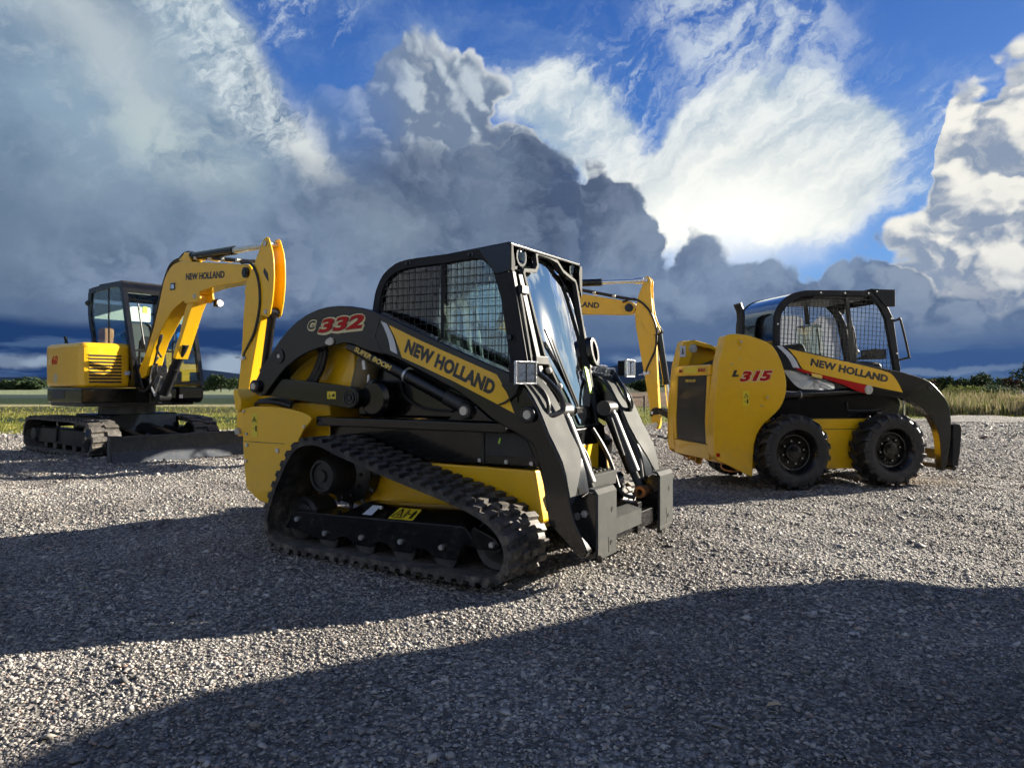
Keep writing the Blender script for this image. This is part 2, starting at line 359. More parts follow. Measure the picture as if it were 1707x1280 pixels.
def text(name, s, parent, mat, origin, xdir, up, size, width=None, bold=.02, shear=0., depth=.0015, space=1.):
    """flat lettering: baseline start at origin, running along xdir"""
    cu = bpy.data.curves.new(name, 'FONT'); cu.body = s; cu.size = size / .7; cu.offset = bold * size; cu.shear = shear
    cu.extrude = depth; cu.space_character = space; cu.resolution_u = 3
    tmp = bpy.data.objects.new(name, cu); col.objects.link(tmp); bpy.context.view_layer.update()
    me = bpy.data.meshes.new_from_object(tmp.evaluated_get(bpy.context.evaluated_depsgraph_get())); bpy.data.objects.remove(tmp)
    me.name = name
    xs = [v.co.x for v in me.vertices]; x0, x1 = min(xs), max(xs)
    sx = width / (x1 - x0) if width else 1.
    X = Vector(xdir).normalized(); U = Vector(up); N = X.cross(U).normalized(); U = N.cross(X).normalized(); O = Vector(origin)
    for v in me.vertices: v.co = O + X * ((v.co.x - x0) * sx) + U * v.co.y + N * v.co.z
    me.materials.clear(); me.materials.append(mat); o = bpy.data.objects.new(name, me); col.objects.link(o); o.parent = parent
    return o

# ---------------------------------------------------------------- materials
M = {}
def pmat(name, base, rough=.5, metal=0., coat=0., dust=.0, noise=.0, nscale=6., bump=0., bscale=40., spec=.5, dustcol=(.25, .21, .16), orange=0.):
    m = bpy.data.materials.new(name); m.use_nodes = True; nt = m.node_tree; t = NT(nt); p = nt.nodes['Principled BSDF']
    tc = nt.nodes.new('ShaderNodeTexCoord').outputs['Object']
    c = base; rg = rough
    if noise:
        f = t.noise(tc, nscale, 5, .6); c = t.mix(f, tuple(v * (1 - noise) for v in base), tuple(min(1, v * (1 + noise)) for v in base))
        rg = t.m('ADD', rough, t.m('MULTIPLY', t.m('SUBTRACT', f, .5), .3 * rough + .05))
    if dust:
        geo = nt.nodes.new('ShaderNodeNewGeometry'); nz = t.sep(geo.outputs['Normal'])[2]
        f = t.m('MULTIPLY', t.ss(t.noise(tc, 9., 7, .65), .38, .75), dust)
        f = t.m('ADD', f, t.m('MULTIPLY', t.ss(nz, .3, 1.), dust * .6), clamp=True)
        f = t.m('ADD', f, t.m('MULTIPLY', t.m('MULTIPLY', t.ss(t.sep(tc)[2], .75, .05), t.ss(t.noise(tc, 16., 6, .7), .42, .72)), min(.45, dust * 2.5 + .06)), clamp=True)
        c = t.mix(f, c, dustcol); rg = t.m('ADD', rg, t.m('MULTIPLY', f, .35), clamp=True)
    t.put(p.inputs['Base Color'], c); t.put(p.inputs['Roughness'], rg); p.inputs['Metallic'].default_value = metal
    p.inputs['Coat Weight'].default_value = coat; p.inputs['Coat Roughness'].default_value = .06; p.inputs['Specular IOR Level'].default_value = spec
    if bump or orange:
        b = nt.nodes.new('ShaderNodeBump'); b.inputs['Strength'].default_value = bump or orange; b.inputs['Distance'].default_value = .004 if bump else .0006
        t.put(b.inputs['Height'], t.noise(tc, bscale if bump else 60., 5 if bump else 1, .6)); nt.links.new(b.outputs[0], p.inputs['Normal'])
        if orange: nt.links.new(b.outputs[0], p.inputs['Coat Normal'])
    M[name] = m; return m
pmat('yellow_paint', (.86, .48, .002), .36, coat=.5, dust=.07, noise=.05, nscale=2.5, orange=.05)
pmat('black_paint', (.004, .004, .005), .22, coat=.35, dust=.012, noise=.2, spec=.3, orange=.05)
pmat('satin_black', (.012, .012, .014), .42, dust=.05, noise=.25)
pmat('grey_paint', (.055, .058, .057), .62, coat=0., dust=.04, noise=.14, spec=.08)
pmat('dark_grey', (.014, .015, .018), .50, coat=0., dust=.03, noise=.15, spec=.2)
pmat('blade_steel', (.055, .058, .062), .5, dust=.08, noise=.3, spec=.15)
pmat('cut_steel', (.06, .07, .09), .5, dust=.05, noise=.25, spec=.12)
pmat('rubber', (.016, .016, .018), .62, dust=.08, noise=.3, bump=.2, bscale=60, dustcol=(.17, .155, .135))
pmat('track_rubber', (.011, .011, .013), .55, dust=.20, noise=.3, bump=.3, bscale=30, dustcol=(.36, .31, .25))
pmat('tyre_rubber', (.010, .010, .012), .50, dust=.12, noise=.3, bump=.2, bscale=80, dustcol=(.12, .11, .10))
pmat('hose', (.012, .012, .013), .45, dust=.1)
pmat('chrome', (.75, .76, .78), .10, metal=1.)
pmat('wrapped_chrome', (.70, .72, .76), .22, metal=.8, bump=1., bscale=70)
pmat('zinc', (.55, .55, .54), .32, metal=.8, dust=.1)
pmat('cream_pin', (.62, .55, .45), .5)
pmat('decal_red', (.46, .008, .006), .5, spec=.2)
pmat('decal_yellow', (.80, .56, .10), .35, coat=.4)
pmat('decal_cream', (.72, .60, .34), .4, coat=.3)
pmat('decal_black', (.012, .010, .010), .4, coat=.3)
pmat('decal_white', (.60, .60, .62), .38, coat=.3)
pmat('label_yellow', (.78, .60, .03), .4)
pmat('label_white', (.62, .66, .74), .4)
pmat('label_green', (.50, .80, .06), .5)
pmat('tan_plastic', (.16, .12, .06), .5)
pmat('grille_grey', (.022, .022, .021), .5, dust=.05, spec=.3)
pmat('red_lens', (.30, .02, .015), .15, coat=1.)
pmat('paper', (.62, .64, .60), .6, noise=.06)
pmat('blue_plastic', (.02, .16, .62), .25, coat=.6, bump=.8, bscale=30)
pmat('seat_fabric', (.012, .012, .014), .7, noise=.3)
pmat('orange_seat', (.70, .30, .12), .6)
pmat('bronze', (.55, .25, .10), .3, metal=.7)
pmat('film', (.66, .69, .70), .16, metal=.35, bump=1., bscale=22, coat=.5)

def glass(name, tint=(.86, .95, .92), rough=.01, dens=1.45, k=1.8):
    m = bpy.data.materials.new(name); m.use_nodes = True; nt = m.node_tree; t = NT(nt); nt.nodes.remove(nt.nodes['Principled BSDF'])
    o = nt.nodes['Material Output']; tr = nt.nodes.new('ShaderNodeBsdfTransparent'); gl = nt.nodes.new('ShaderNodeBsdfGlossy')
    t.put(tr.inputs[0], tint); gl.inputs['Roughness'].default_value = rough; t.put(gl.inputs[0], (1., 1., 1.))
    fr = nt.nodes.new('ShaderNodeFresnel'); fr.inputs[0].default_value = dens
    mx = nt.nodes.new('ShaderNodeMixShader')
    nt.links.new(t.m('MINIMUM', t.m('MULTIPLY', fr.outputs[0], k), 1.), mx.inputs[0]); nt.links.new(tr.outputs[0], mx.inputs[1]); nt.links.new(gl.outputs[0], mx.inputs[2])
    nt.links.new(mx.outputs[0], o.inputs[0]); M[name] = m
glass('cab_glass', dens=1.6); glass('clear_glass', (.88, .96, .95), dens=1.4, k=.7); glass('windscreen', (.42, .58, .58), .02, 1.95); glass('clear_wrap', (.78, .80, .80), .06, 1.7); glass('lamp_glass', (.8, .85, .9), .02, 1.5)
pmat('lamp_reflector', (.80, .82, .84), .12, metal=1., bump=.5, bscale=28)

# ---------------------------------------------------------------- terrain
YARD = [(-60, 15.3), (-30, 15.6), (-12, 16.2), (-6, 17.5), (0, 19.), (4.5, 20.5), (8, 21.5), (14, 24.5), (22, 25.5), (60, 27)]
def yard_edge(x):
    for (a, b), (c, d) in zip(YARD, YARD[1:]):
        if x <= c: return b + (d - b) * (x - a) / (c - a)
    return YARD[-1][1]
def hnoise(x, y):
    return 1.35 * (.016 * np.sin(x * 1.7 + 1.3 * np.sin(y * .9)) + .013 * np.sin(y * 2.3 + x * .8 + 2.) + .008 * np.sin(x * 4.1 - y * 3.2) + .006 * np.sin(x * 7.3 + y * 6.1 + 1.))
def yard_h(x, y):
    """gravel height: gentle lumps, a little higher at the right"""
    x = np.asarray(x, float); y = np.asarray(y, float)
    flat = np.ones_like(x)
    return .004 + hnoise(x, y) * np.clip((y - 1.) / 3., .3, 1.) * .8 - .006

def grid_obj(name, xs, ys, hfun, mat):
    X, Y = np.meshgrid(xs, ys); Z = hfun(X, Y); nx, ny = len(xs), len(ys)
    co = np.stack([X, Y, Z], -1).reshape(-1, 3)
    i = np.arange((ny - 1) * (nx - 1)); r = i // (nx - 1); c = i % (nx - 1); a = r * nx + c
    f = np.stack([a, a + 1, a + nx + 1, a + nx], -1)
    me = bpy.data.meshes.new(name); me.vertices.add(len(co)); me.vertices.foreach_set('co', co.ravel())
    me.loops.add(f.size); me.loops.foreach_set('vertex_index', f.ravel()); me.polygons.add(len(f)); me.polygons.foreach_set('loop_start', np.arange(0, f.size, 4))
    me.update(calc_edges=True); me.shade_smooth(); me.materials.append(mat)
    o = bpy.data.objects.new(name, me); col.objects.link(o); return o

def gravel_mat():
    m = bpy.data.materials.new('gravel_bed'); m.use_nodes = True; nt = m.node_tree; t = NT(nt); p = nt.nodes['Principled BSDF']
    tc = nt.nodes.new('ShaderNodeTexCoord').outputs['Object']; xy = t.v('MULTIPLY', tc, (1., 1., 0.))
    wob = t.v('ADD', xy, t.v('SCALE', t.v('SUBTRACT', t.noise(xy, 30., 2, .5, out=1), (.5, .5, .5)), sc=.02))
    c1 = t.voro(wob, 42., out=1); d1 = t.voro(wob, 42.); d2 = t.voro(wob, 90.)
    tone = t.sep(c1)[0]
    cc = t.ramp(tone, [(0., (.14, .135, .13)), (.35, (.30, .28, .26)), (.7, (.44, .41, .37)), (1., (.60, .56, .50))])
    patch = t.noise(xy, .7, 5, .6); cc = t.mix(t.ss(patch, .35, .7), t.mix(1., cc, (.62, .60, .60), 'MULTIPLY'), cc)
    cc = t.mix(t.m('MULTIPLY', t.ss(d1, .25, .75), .7), cc, (.05, .045, .042))
    t.put(p.inputs['Base Color'], cc); p.inputs['Roughness'].default_value = .85
    b = nt.nodes.new('ShaderNodeBump'); b.inputs['Strength'].default_value = 1.; b.inputs['Distance'].default_value = .035
    t.put(b.inputs['Height'], t.m('SUBTRACT', t.m('MULTIPLY', tone, .35), t.m('ADD', d1, t.m('MULTIPLY', d2, .35)))); nt.links.new(b.outputs[0], p.inputs['Normal'])
    return m
def stone_mat():
    m = bpy.data.materials.new('gravel_stone'); m.use_nodes = True; nt = m.node_tree; t = NT(nt); p = nt.nodes['Principled BSDF']
    g = nt.nodes.new('ShaderNodeNewGeometry'); tc = nt.nodes.new('ShaderNodeTexCoord').outputs['Object']
    cc = t.ramp(g.outputs['Random Per Island'], [(0., (.11, .11, .115)), (.3, (.25, .24, .23)), (.55, (.38, .36, .325)), (.8, (.50, .465, .41)), (.93, (.60, .56, .50)), (.985, (.38, .25, .19)), (1., (.62, .60, .57))])
    cc = t.mix(t.m('MULTIPLY', t.noise(tc, 60., 3, .6), .5), cc, t.mix(1., cc, (.55, .55, .58), 'MULTIPLY'))
    pt2 = t.noise(tc, 1.9, 6, .62); cc = t.mix(t.ss(pt2, .60, .70), cc, t.mix(1., cc, (.42, .42, .44), 'MULTIPLY'))
    patch = t.noise(tc, .7, 5, .6); cc = t.mix(t.ss(patch, .33, .62), t.mix(1., cc, (.66, .64, .64), 'MULTIPLY'), cc)
    t.put(p.inputs['Base Color'], cc); p.inputs['Roughness'].default_value = .72
    return m
def ground_mat():
    m = bpy.data.materials.new('field'); m.use_nodes = True; nt = m.node_tree; t = NT(nt); p = nt.nodes['Principled BSDF']
    tc = nt.nodes.new('ShaderNodeTexCoord').outputs['Object']; X, Y, _ = t.sep(tc)[:3]
    n1 = t.noise(t.v('MULTIPLY', tc, (.35, 1., 1.)), .35, 5, .6); Yw = t.m('MULTIPLY', Y, t.m('ADD', 1., t.m('MULTIPLY', t.m('SUBTRACT', n1, .5), .16)))
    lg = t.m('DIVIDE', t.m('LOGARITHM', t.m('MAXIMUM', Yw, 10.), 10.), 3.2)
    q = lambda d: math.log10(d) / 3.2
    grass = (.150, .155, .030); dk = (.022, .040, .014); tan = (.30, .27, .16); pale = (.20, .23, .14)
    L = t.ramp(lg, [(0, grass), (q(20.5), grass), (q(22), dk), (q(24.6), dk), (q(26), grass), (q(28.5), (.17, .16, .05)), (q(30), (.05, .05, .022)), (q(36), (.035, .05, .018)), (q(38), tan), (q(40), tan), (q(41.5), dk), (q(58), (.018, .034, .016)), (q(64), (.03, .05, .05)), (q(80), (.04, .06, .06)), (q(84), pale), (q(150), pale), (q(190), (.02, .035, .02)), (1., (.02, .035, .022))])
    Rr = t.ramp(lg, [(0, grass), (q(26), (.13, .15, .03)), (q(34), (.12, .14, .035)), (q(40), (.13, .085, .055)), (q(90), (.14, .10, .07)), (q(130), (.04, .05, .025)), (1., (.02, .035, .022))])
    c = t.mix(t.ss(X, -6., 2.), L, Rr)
    f = t.noise(tc, 7., 7, .7); c = t.mix(t.ss(f, .3, .7), t.mix(1., c, (.45, .5, .5), 'MULTIPLY'), t.mix(1., c, (1.25, 1.2, 1.1), 'MULTIPLY'))
    t.put(p.inputs['Base Color'], c); p.inputs['Roughness'].default_value = .9; p.inputs['Specular IOR Level'].default_value = .15
    b = nt.nodes.new('ShaderNodeBump'); b.inputs['Strength'].default_value = .8; b.inputs['Distance'].default_value = .08; t.put(b.inputs['Height'], f); nt.links.new(b.outputs[0], p.inputs['Normal'])
    return m

def build_ground():
    # far sheet reaching the horizon, dropped a touch under the yard
    gm = ground_mat(); v = []; f = []
    rs = [0, 12, 24, 40, 80, 160, 400, 1200, 4000, 12000]
    mb = MB(); n = 72; mb.v.append((0, 0, -.05))
    for r in rs[1:]:
        for k in range(n):
            a = 2 * math.pi * k / n; mb.v.append((r * math.cos(a), r * math.sin(a), -.05 if r < 100 else -.05))
    for k in range(n): mb.f.append((0, 1 + k, 1 + (k + 1) % n))
    for j in range(len(rs) - 2):
        for k in range(n): a = 1 + j * n + k; b = 1 + j * n + (k + 1) % n; mb.f.append((a, b, b + n, a + n))
    o = mb.build('ground', gm, smooth=False); tag(o, kind='structure')
    def yh(X, Y):
        e = np.vectorize(yard_edge)(X) + .5 * np.sin(X * 1.3) + .35 * np.sin(X * 3.1 + 1.)
        return np.where(Y > e, -.09, yard_h(X, Y))
    o = grid_obj('gravel_yard', np.arange(-30, 30.01, .125), np.arange(-8, 30, .125), yh, gravel_mat()); tag(o, kind='structure')
build_ground()

def scatter(name, px, py, size, shape_v, shape_f, mat, flat=.6, zfun=yard_h, seed=1, sink=.25, yaw_only=False, jit=.28):
    """one mesh of many small pieces"""
    rng = np.random.default_rng(seed); n = len(px); sv = np.array(shape_v, float); k = len(sv)
    V = np.repeat(sv[None], n, 0) * (1 + rng.uniform(-jit, jit, (n, k, 3)))
    V *= np.stack([rng.uniform(.75, 1.35, n), rng.uniform(.6, 1.0, n), rng.uniform(flat * .7, flat * 1.3, n)], -1)[:, None]
    V *= size[:, None, None]
    a = rng.uniform(0, 2 * np.pi, n); ca, sa = np.cos(a)[:, None], np.sin(a)[:, None]
    if not yaw_only:
        tl = rng.normal(0, .38, n); ct, st = np.cos(tl)[:, None], np.sin(tl)[:, None]
        y, z = V[..., 1].copy(), V[..., 2].copy(); V[..., 1] = ct * y - st * z; V[..., 2] = st * y + ct * z
    x, y = V[..., 0].copy(), V[..., 1].copy(); V[..., 0] = ca * x - sa * y; V[..., 1] = sa * x + ca * y
    V[..., 0] += px[:, None]; V[..., 1] += py[:, None]; V[..., 2] += (zfun(px, py) + size * sink * rng.uniform(0., 1.6, n))[:, None]
    F = np.array(shape_f); F = (F[None] + (np.arange(n) * k)[:, None, None]).reshape(-1, F.shape[1])
    me = bpy.data.meshes.new(name); me.vertices.add(n * k); me.vertices.foreach_set('co', V.reshape(-1).astype(np.float32))
    me.loops.add(F.size); me.loops.foreach_set('vertex_index', F.ravel()); me.polygons.add(len(F)); me.polygons.foreach_set('loop_start', np.arange(0, F.size, F.shape[1]))
    me.update(calc_edges=True); me.materials.append(mat); o = bpy.data.objects.new(name, me); col.objects.link(o); return o

def build_stones():
    rng = np.random.default_rng(5); X = []; Y = []; S = []
    for d0, d1, dens, s in ((1.3, 3.2, 6800, .0054), (3.2, 5.2, 4200, .0064), (5.2, 8.5, 2500, .0075), (8.5, 13.5, 850, .0110), (13.5, 21., 200, .018)):
        w = lambda d: d * .86 + .6
        area = (w(d0) + w(d1)) * (d1 - d0); n = int(area * dens)
        y = np.sqrt(rng.uniform(d0 ** 2, d1 ** 2, n)); x = rng.uniform(-1, 1, n) * (y * .86 + .6)
        X.append(x); Y.append(y); S.append(s * np.exp(rng.normal(-.05, .42, n)))
    x = np.concatenate(X); y = np.concatenate(Y); s = np.concatenate(S)
    keep = y < np.vectorize(yard_edge)(x) - .2 + rng.uniform(-.6, .5, len(x)); x, y, s = x[keep], y[keep], s[keep]
    V = [(1, .1, .1), (.5, .8, -.1), (-.5, .9, .2), (-1, -.1, 0), (-.4, -.9, .1), (.6, -.8, -.1), (.1, .2, .9), (-.3, -.3, .8), (0, 0, -.7)]
    F = [(0, 1, 6), (1, 2, 6), (2, 7, 6), (2, 3, 7), (3, 4, 7), (4, 5, 7), (5, 6, 7), (5, 0, 6), (1, 0, 8), (2, 1, 8), (3, 2, 8), (4, 3, 8), (5, 4, 8), (0, 5, 8)]
    o = scatter('gravel', x, y, s, V, F, stone_mat(), flat=.52, seed=9)
    tag(o, 'loose grey and tan crushed gravel covering the yard', kind='stuff')
build_stones()
# ---------------------------------------------------------------- shared machine pieces
def poly_in(p, pts):
    x, z = p; c = False; j = len(pts) - 1
    for i in range(len(pts)):
        xi, zi = pts[i]; xj, zj = pts[j]
        if (zi > z) != (zj > z) and x < (xj - xi) * (z - zi) / (zj - zi) + xi: c = not c
        j = i
    return c
def clip_line(p, d, pts):
    """segments of the infinite line p + t d inside the polygon"""
    ts = []
    for (x0, z0), (x1, z1) in zip(pts, pts[1:] + pts[:1]):
        ex, ez = x1 - x0, z1 - z0; den = d[0] * ez - d[1] * ex
        if abs(den) < 1e-9: continue
        t = ((x0 - p[0]) * ez - (z0 - p[1]) * ex) / den; u = ((x0 - p[0]) * d[1] - (z0 - p[1]) * d[0]) / den
        if 0 <= u < 1: ts.append(t)
    ts.sort(); return [(ts[i], ts[i + 1]) for i in range(0, len(ts) - 1, 2)]
def mesh_screen(pts, y, pitch, w, tilt=0.):
    mb = MB(); xs = [p[0] for p in pts]; zs = [p[1] for p in pts]; c, s = math.cos(tilt), math.sin(tilt)
    k = -3
    while k * pitch < 2.2:
        for base, d, off in (((min(xs) - .6 + k * pitch, min(zs)), (s, c), 0.), ((min(xs), min(zs) - .6 + k * pitch), (c, -s), w * .8)):
            for t0, t1 in clip_line(base, d, pts):
                if t1 - t0 > .01:
                    a = (base[0] + d[0] * t0, y + off, base[1] + d[1] * t0); b = (base[0] + d[0] * t1, y + off, base[1] + d[1] * t1)
                    mb.bar(a, b, w, w, up=(0, 1, 0))
        k += 1
    return mb

def track(parent, path, y0, y1, pitch, lug, mat, rows, name='track', thick=.028):
    """closed rubber belt along path (XZ, clockwise or not) with staggered lugs"""
    P = [Vector((p[0], 0, p[1])) for p in sm2(path, 5, True)]; n = len(P)
    A = sum(P[i].x * P[(i + 1) % n].z - P[(i + 1) % n].x * P[i].z for i in range(n))
    if A < 0: P.reverse()
    L = [0.]
    for i in range(n): L.append(L[-1] + (P[(i + 1) % n] - P[i]).length)
    T = L[-1]
    def at(s):
        s %= T; lo = 0
        for i in range(n):
            if L[i + 1] >= s: lo = i; break
        a, b = P[lo], P[(lo + 1) % n]; f = (s - L[lo]) / max(1e-9, L[lo + 1] - L[lo]); p = a.lerp(b, f)
        d = (P[(lo + 2) % n] - P[lo - 1 if lo else n - 1]).normalized(); nn = Vector((d.z, 0, -d.x)); return p, d, nn
    mb = MB(); N = int(T / .025); out = []; inn = []
    for i in range(N):
        p, d, nn = at(i * T / N); out.append((p.x, p.z)); q = p - nn * thick; inn.append((q.x, q.z))
    mb.band(out, inn, y0, y1, closed=True)
    cnt = int(round(T / pitch)); W = y1 - y0
    for i in range(cnt):
        for a, b, ph, ln, sl in rows:
            s = (i + ph) * T / cnt; hl = ln * T / cnt / 2; vs = []
            for top, sh in ((0, 1.), (1, .70)):
                for yy, sg in ((a, -1), (b, 1)):
                    for e in (-1, 1):
                        p, d, nn = at(s + e * hl * sh + sl * (yy - .5) * W)
                        yv = y0 + W * (yy + (-.012 * sg if top and 0 < yy < 1 else 0)); q = p + nn * (lug if top else -.002)
                        vs.append((q.x, yv, q.z))
            mb.add(vs, [(0, 1, 3, 2), (4, 6, 7, 5), (0, 4, 5, 1), (1, 5, 7, 3), (3, 7, 6, 2), (2, 6, 4, 0)])
    return mb.build(name, mat, parent, smooth=False)

def headlamp(parent, c, w, h, yaw=0., dep=.07):
    """rectangular work lamp facing +X, turned by yaw; body > lens"""
    Rz = Matrix.Rotation(yaw, 3, 'Z'); c = Vector(c)
    tr = lambda x, y, z: c + Rz @ Vector((x, y, z))
    b = MB().box(-dep, 0, -w / 2 + .006, w / 2 - .006, -h / 2 + .006, h / 2 - .006)
    b.box(-.012, .004, -w / 2, w / 2, -h / 2, -h / 2 + .010).box(-.012, .004, -w / 2, w / 2, h / 2 - .010, h / 2).box(-.0121, .0041, -w / 2, -w / 2 + .010, -h / 2 + .01, h / 2 - .01).box(-.0121, .0041, w / 2 - .010, w / 2, -h / 2 + .01, h / 2 - .01)
    b.box(-.005, .006, -.003, .003, -h / 2 + .01, h / 2 - .01); b.map(tr)
    o = b.build('work_lamp', M['dark_grey'], parent, bevel=.003)
    MB().box(-.008, .002, -w / 2 + .011, -.004, -h / 2 + .011, h / 2 - .011).box(-.008, .002, .004, w / 2 - .011, -h / 2 + .011, h / 2 - .011).map(tr).build('reflector', M['lamp_reflector'], o)
    MB().box(-.014, .0045, -w / 2 - .004, w / 2 + .004, h / 2 - .003, h / 2 + .004).box(-.0141, .0046, -w / 2 - .004, w / 2 + .004, -h / 2 - .004, -h / 2 + .003).box(-.0142, .0047, w / 2 - .002, w / 2 + .0045, -h / 2, h / 2).box(-.0142, .0047, -w / 2 - .0045, -w / 2 + .002, -h / 2, h / 2).map(tr).build('bezel', M['wrapped_chrome'], o, bevel=.002)
    return o

def warn_triangle(mb, X, Z, y, s):
    """small warning pictogram: triangle ring and marks on a label in the XZ plane at y"""
    a = [(X, Z), (X + s, Z), (X + s / 2, Z + s * .87)]; k = .72; cx, cz = X + s / 2, Z + s * .29
    b = [(cx + (p[0] - cx) * k, cz + (p[1] - cz) * k) for p in a]
    mb.band(a, b, y, y + .001, closed=True)
    mb.prism([(cx - s * .10, cz - s * .12), (cx + s * .12, cz + s * .02), (cx + s * .04, cz + s * .26), (cx - s * .03, cz + s * .06)], y, y + .001)

def pin(mb, x, y, z, r, h, side=-1):
    mb.lathe((x, y, z), (0, side, 0), [(0, r), (h * .8, r), (h, r * .85), (h, r * .6), (h * .7, r * .55), (h * .7, 0.)], 24)

def loader_seat(parent, x, z, mat='seat_fabric', y=0.):
    s = MB(); s.box(x - .22, x + .24, y - .23, y + .23, z, z + .10)
    s.prism([(x - .20, z + .08), (x - .10, z + .08), (x - .16, z + .62), (x - .20, z + .70), (x - .27, z + .68), (x - .30, z + .55)], y - .21, y + .21)
    return s.build('seat', M[mat], parent, bevel=.03, seg=3)

# ---------------------------------------------------------------- compact track loader (nearest machine)
def build_track_loader():
    root = thing('compact_track_loader', 'black and yellow compact track loader with a rubber track and wire-meshed cab, nearest the camera', 'track loader', (-.32, 5.0, 0), R(-32))
    Y, K = M['yellow_paint'], M['black_paint']
    # ---- chassis
    c = MB(); c.prism([(-1.30, .30), (.80, .22), (.90, .30), (.845, .588), (-.80, .588), (-.80, .95), (-1.30, .95)], -.50, .50)
    chassis = c.build('chassis', Y, root, bevel=.012)
    u = MB(); u.prism([(-.80, .592), (.875, .605), (.885, .70), (.80, .77), (.70, .83), (-.80, .83)], -.505, .505)
    up = u.build('upper_body', K, root, bevel=.01)
    MB().box(.485, .50, -.512, -.506, .61, .82).prism([(.51, .66), (.845, .66), (.80, .755), (.69, .81), (.51, .812)], -.511, -.506).build('side_panel', M['satin_black'], up, bevel=.002)
    b = MB()
    for x in (.47, .66, .83): b.bolt((x, -.507, .627), (0, -1, 0), .014, .012)
    b.build('bolt', M['zinc'], up)
    MB().add([(.60, -.5135, .735), (.612, -.5135, .732), (.622, -.5135, .765), (.611, -.5135, .768)], [(0, 1, 2, 3)]).build('marker_tab', M['label_green'], up, smooth=False)
    r = MB().box(-.79, .72, -.625, -.505, .802, .860).box(-.79, .72, .505, .625, .802, .860).prism([(-.80, .80), (-.70, .80), (-.79, .865), (-.80, .865)], -.63, -.50)
    rail = r.build('side_rail', K, root, bevel=.008)
    q = MB()
    for sgn in (-1, 1):
        y0, y1 = sorted((sgn * .63, sgn * .55)); q.prism([(.31, .866), (.66, .866), (.62, .885), (.52, .955), (.42, .955), (.36, .905)], y0, y1)
    q.build('cylinder_bracket', K, rail, bevel=.006)
    # rear body, towers and side doors
    e = MB(); e.prism([(-1.56, .32), (-1.30, .30), (-1.30, .95), (-1.10, .965), (-1.12, 1.0), (-1.56, 1.045)], -.52, .52)
    rear = e.build('rear_body', Y, root, bevel=.015)
    for sgn in (-1, 1):
        y0, y1 = sorted((sgn * .674, sgn * .655))
        sh = [(-1.515, .905), (-1.42, .920), (-1.337, .925), (-1.20, .926), (-1.078, .918), (-.985, .908), (-.895, .893), (-.84, .878), (-.805, .862), (-.797, .845), (-.81, .825), (-.877, .765), (-.985, .610), (-1.172, .346), (-1.230, .236), (-1.337, .256), (-1.467, .330), (-1.487, .435), (-1.505, .626)]
        f = MB(); f.prism(sh, y0, y1); f.box(-1.50, -1.40, *sorted((sgn * .655, sgn * .52)), .40, .88).box(-1.505, -1.08, *sorted((sgn * .655, sgn * .52)), .885, .905)
        ff = f.build('rear_side_door', Y, root, bevel=.008)
        if sgn < 0:
            g = MB()
            for x, z, rr in ((-1.49, .888, .012), (-.86, .797, .012), (-1.46, .725, .012), (-1.455, .645, .016), (-1.13, .62, .02), (-1.465, .53, .014)): g.bolt((x, -.674, z), (0, -1, 0), rr, .010)
            g.build('bolt', M['zinc'], ff)
            MB().box(-1.495, -1.06, -.6755, -.674, .668, .672).build('door_seam', M['satin_black'], ff, smooth=False)
            MB().box(-1.405, -1.345, -.6756, -.674, .705, .875).build('warning_label', M['label_yellow'], ff, smooth=False)
            w = MB(); warn_triangle(w, -1.398, .815, -.6776, .046); w.box(-1.385, -1.365, -.6776, -.6766, .765, .769).prism([(-1.362, .745), (-1.352, .745), (-1.350, .785), (-1.357, .79), (-1.364, .785)], -.6776, -.6766)
            w.build('warning_mark', M['decal_black'], ff, smooth=False)
    h = MB()
    for sgn in (-1, 1):
        y0, y1 = sorted((sgn * .69, sgn * .50)); h.prism([(-1.60, 1.045), (-1.555, 1.05), (-1.515, .965), (-1.515, .89), (-1.545, .875), (-1.575, .90)], y0, y1)
    h.build('rear_post', Y, rear, bevel=.012)
    MB().tube([(-1.46, -.60, .935), (-1.36, -.63, .955), (-1.2, -.62, .95), (-1.08, -.60, .925)], .016).tube([(-1.48, -.55, .96), (-1.3, -.56, .975), (-1.12, -.55, .95)], .014).build('hose', M['hose'], rear)
    # engine cover seen through the arch, filter canister and hoses
    MB().prism([(-1.50, .95), (-.60, .95), (-.60, 1.34), (-.80, 1.36), (-.98, 1.33), (-1.15, 1.24), (-1.32, 1.10)], -.47, .47).build('engine_cover', Y, root, bevel=.03)
    MB().lathe((-.50, -.46, 1.14), (.35, 0, 1), [(-.16, .0), (-.16, .07), (-.10, .085), (.10, .085), (.14, .05), (.14, 0.)], 24).build('filter_canister', M['tan_plastic'], root)
    MB().tube([(-.80, -.56, 1.33), (-.84, -.56, 1.22), (-.93, -.56, 1.10), (-1.05, -.56, 1.05), (-1.18, -.56, 1.10)], .028).tube([(-.76, -.57, 1.33), (-.80, -.57, 1.2), (-.88, -.57, 1.09)], .02).build('hydraulic_hose', M['hose'], root)
    MB().tube([(-.46, -.50, 1.22), (-.43, -.51, 1.12), (-.45, -.52, 1.05)], .010, sm=4).cyl((-.45, -.53, 1.24), (-.445, -.53, 1.18), .018).build('brake_line', M['zinc'], root)
    MB().lathe((-.33, -.46, .99), (0, -1, 0), [(-.02, .0), (-.02, .12), (.10, .125), (.125, .10), (.125, 0.)], 32).build('hydraulic_tank_cap', K, root)
    # dark side wall under the arms with brown panel edging
    MB().prism([(-.60, .862), (.62, .862), (.45, .93), (.02, 1.15), (-.10, 1.25), (-.45, 1.28), (-.60, 1.10)], -.44, .44).build('cab_base', K, root, bevel=.02)
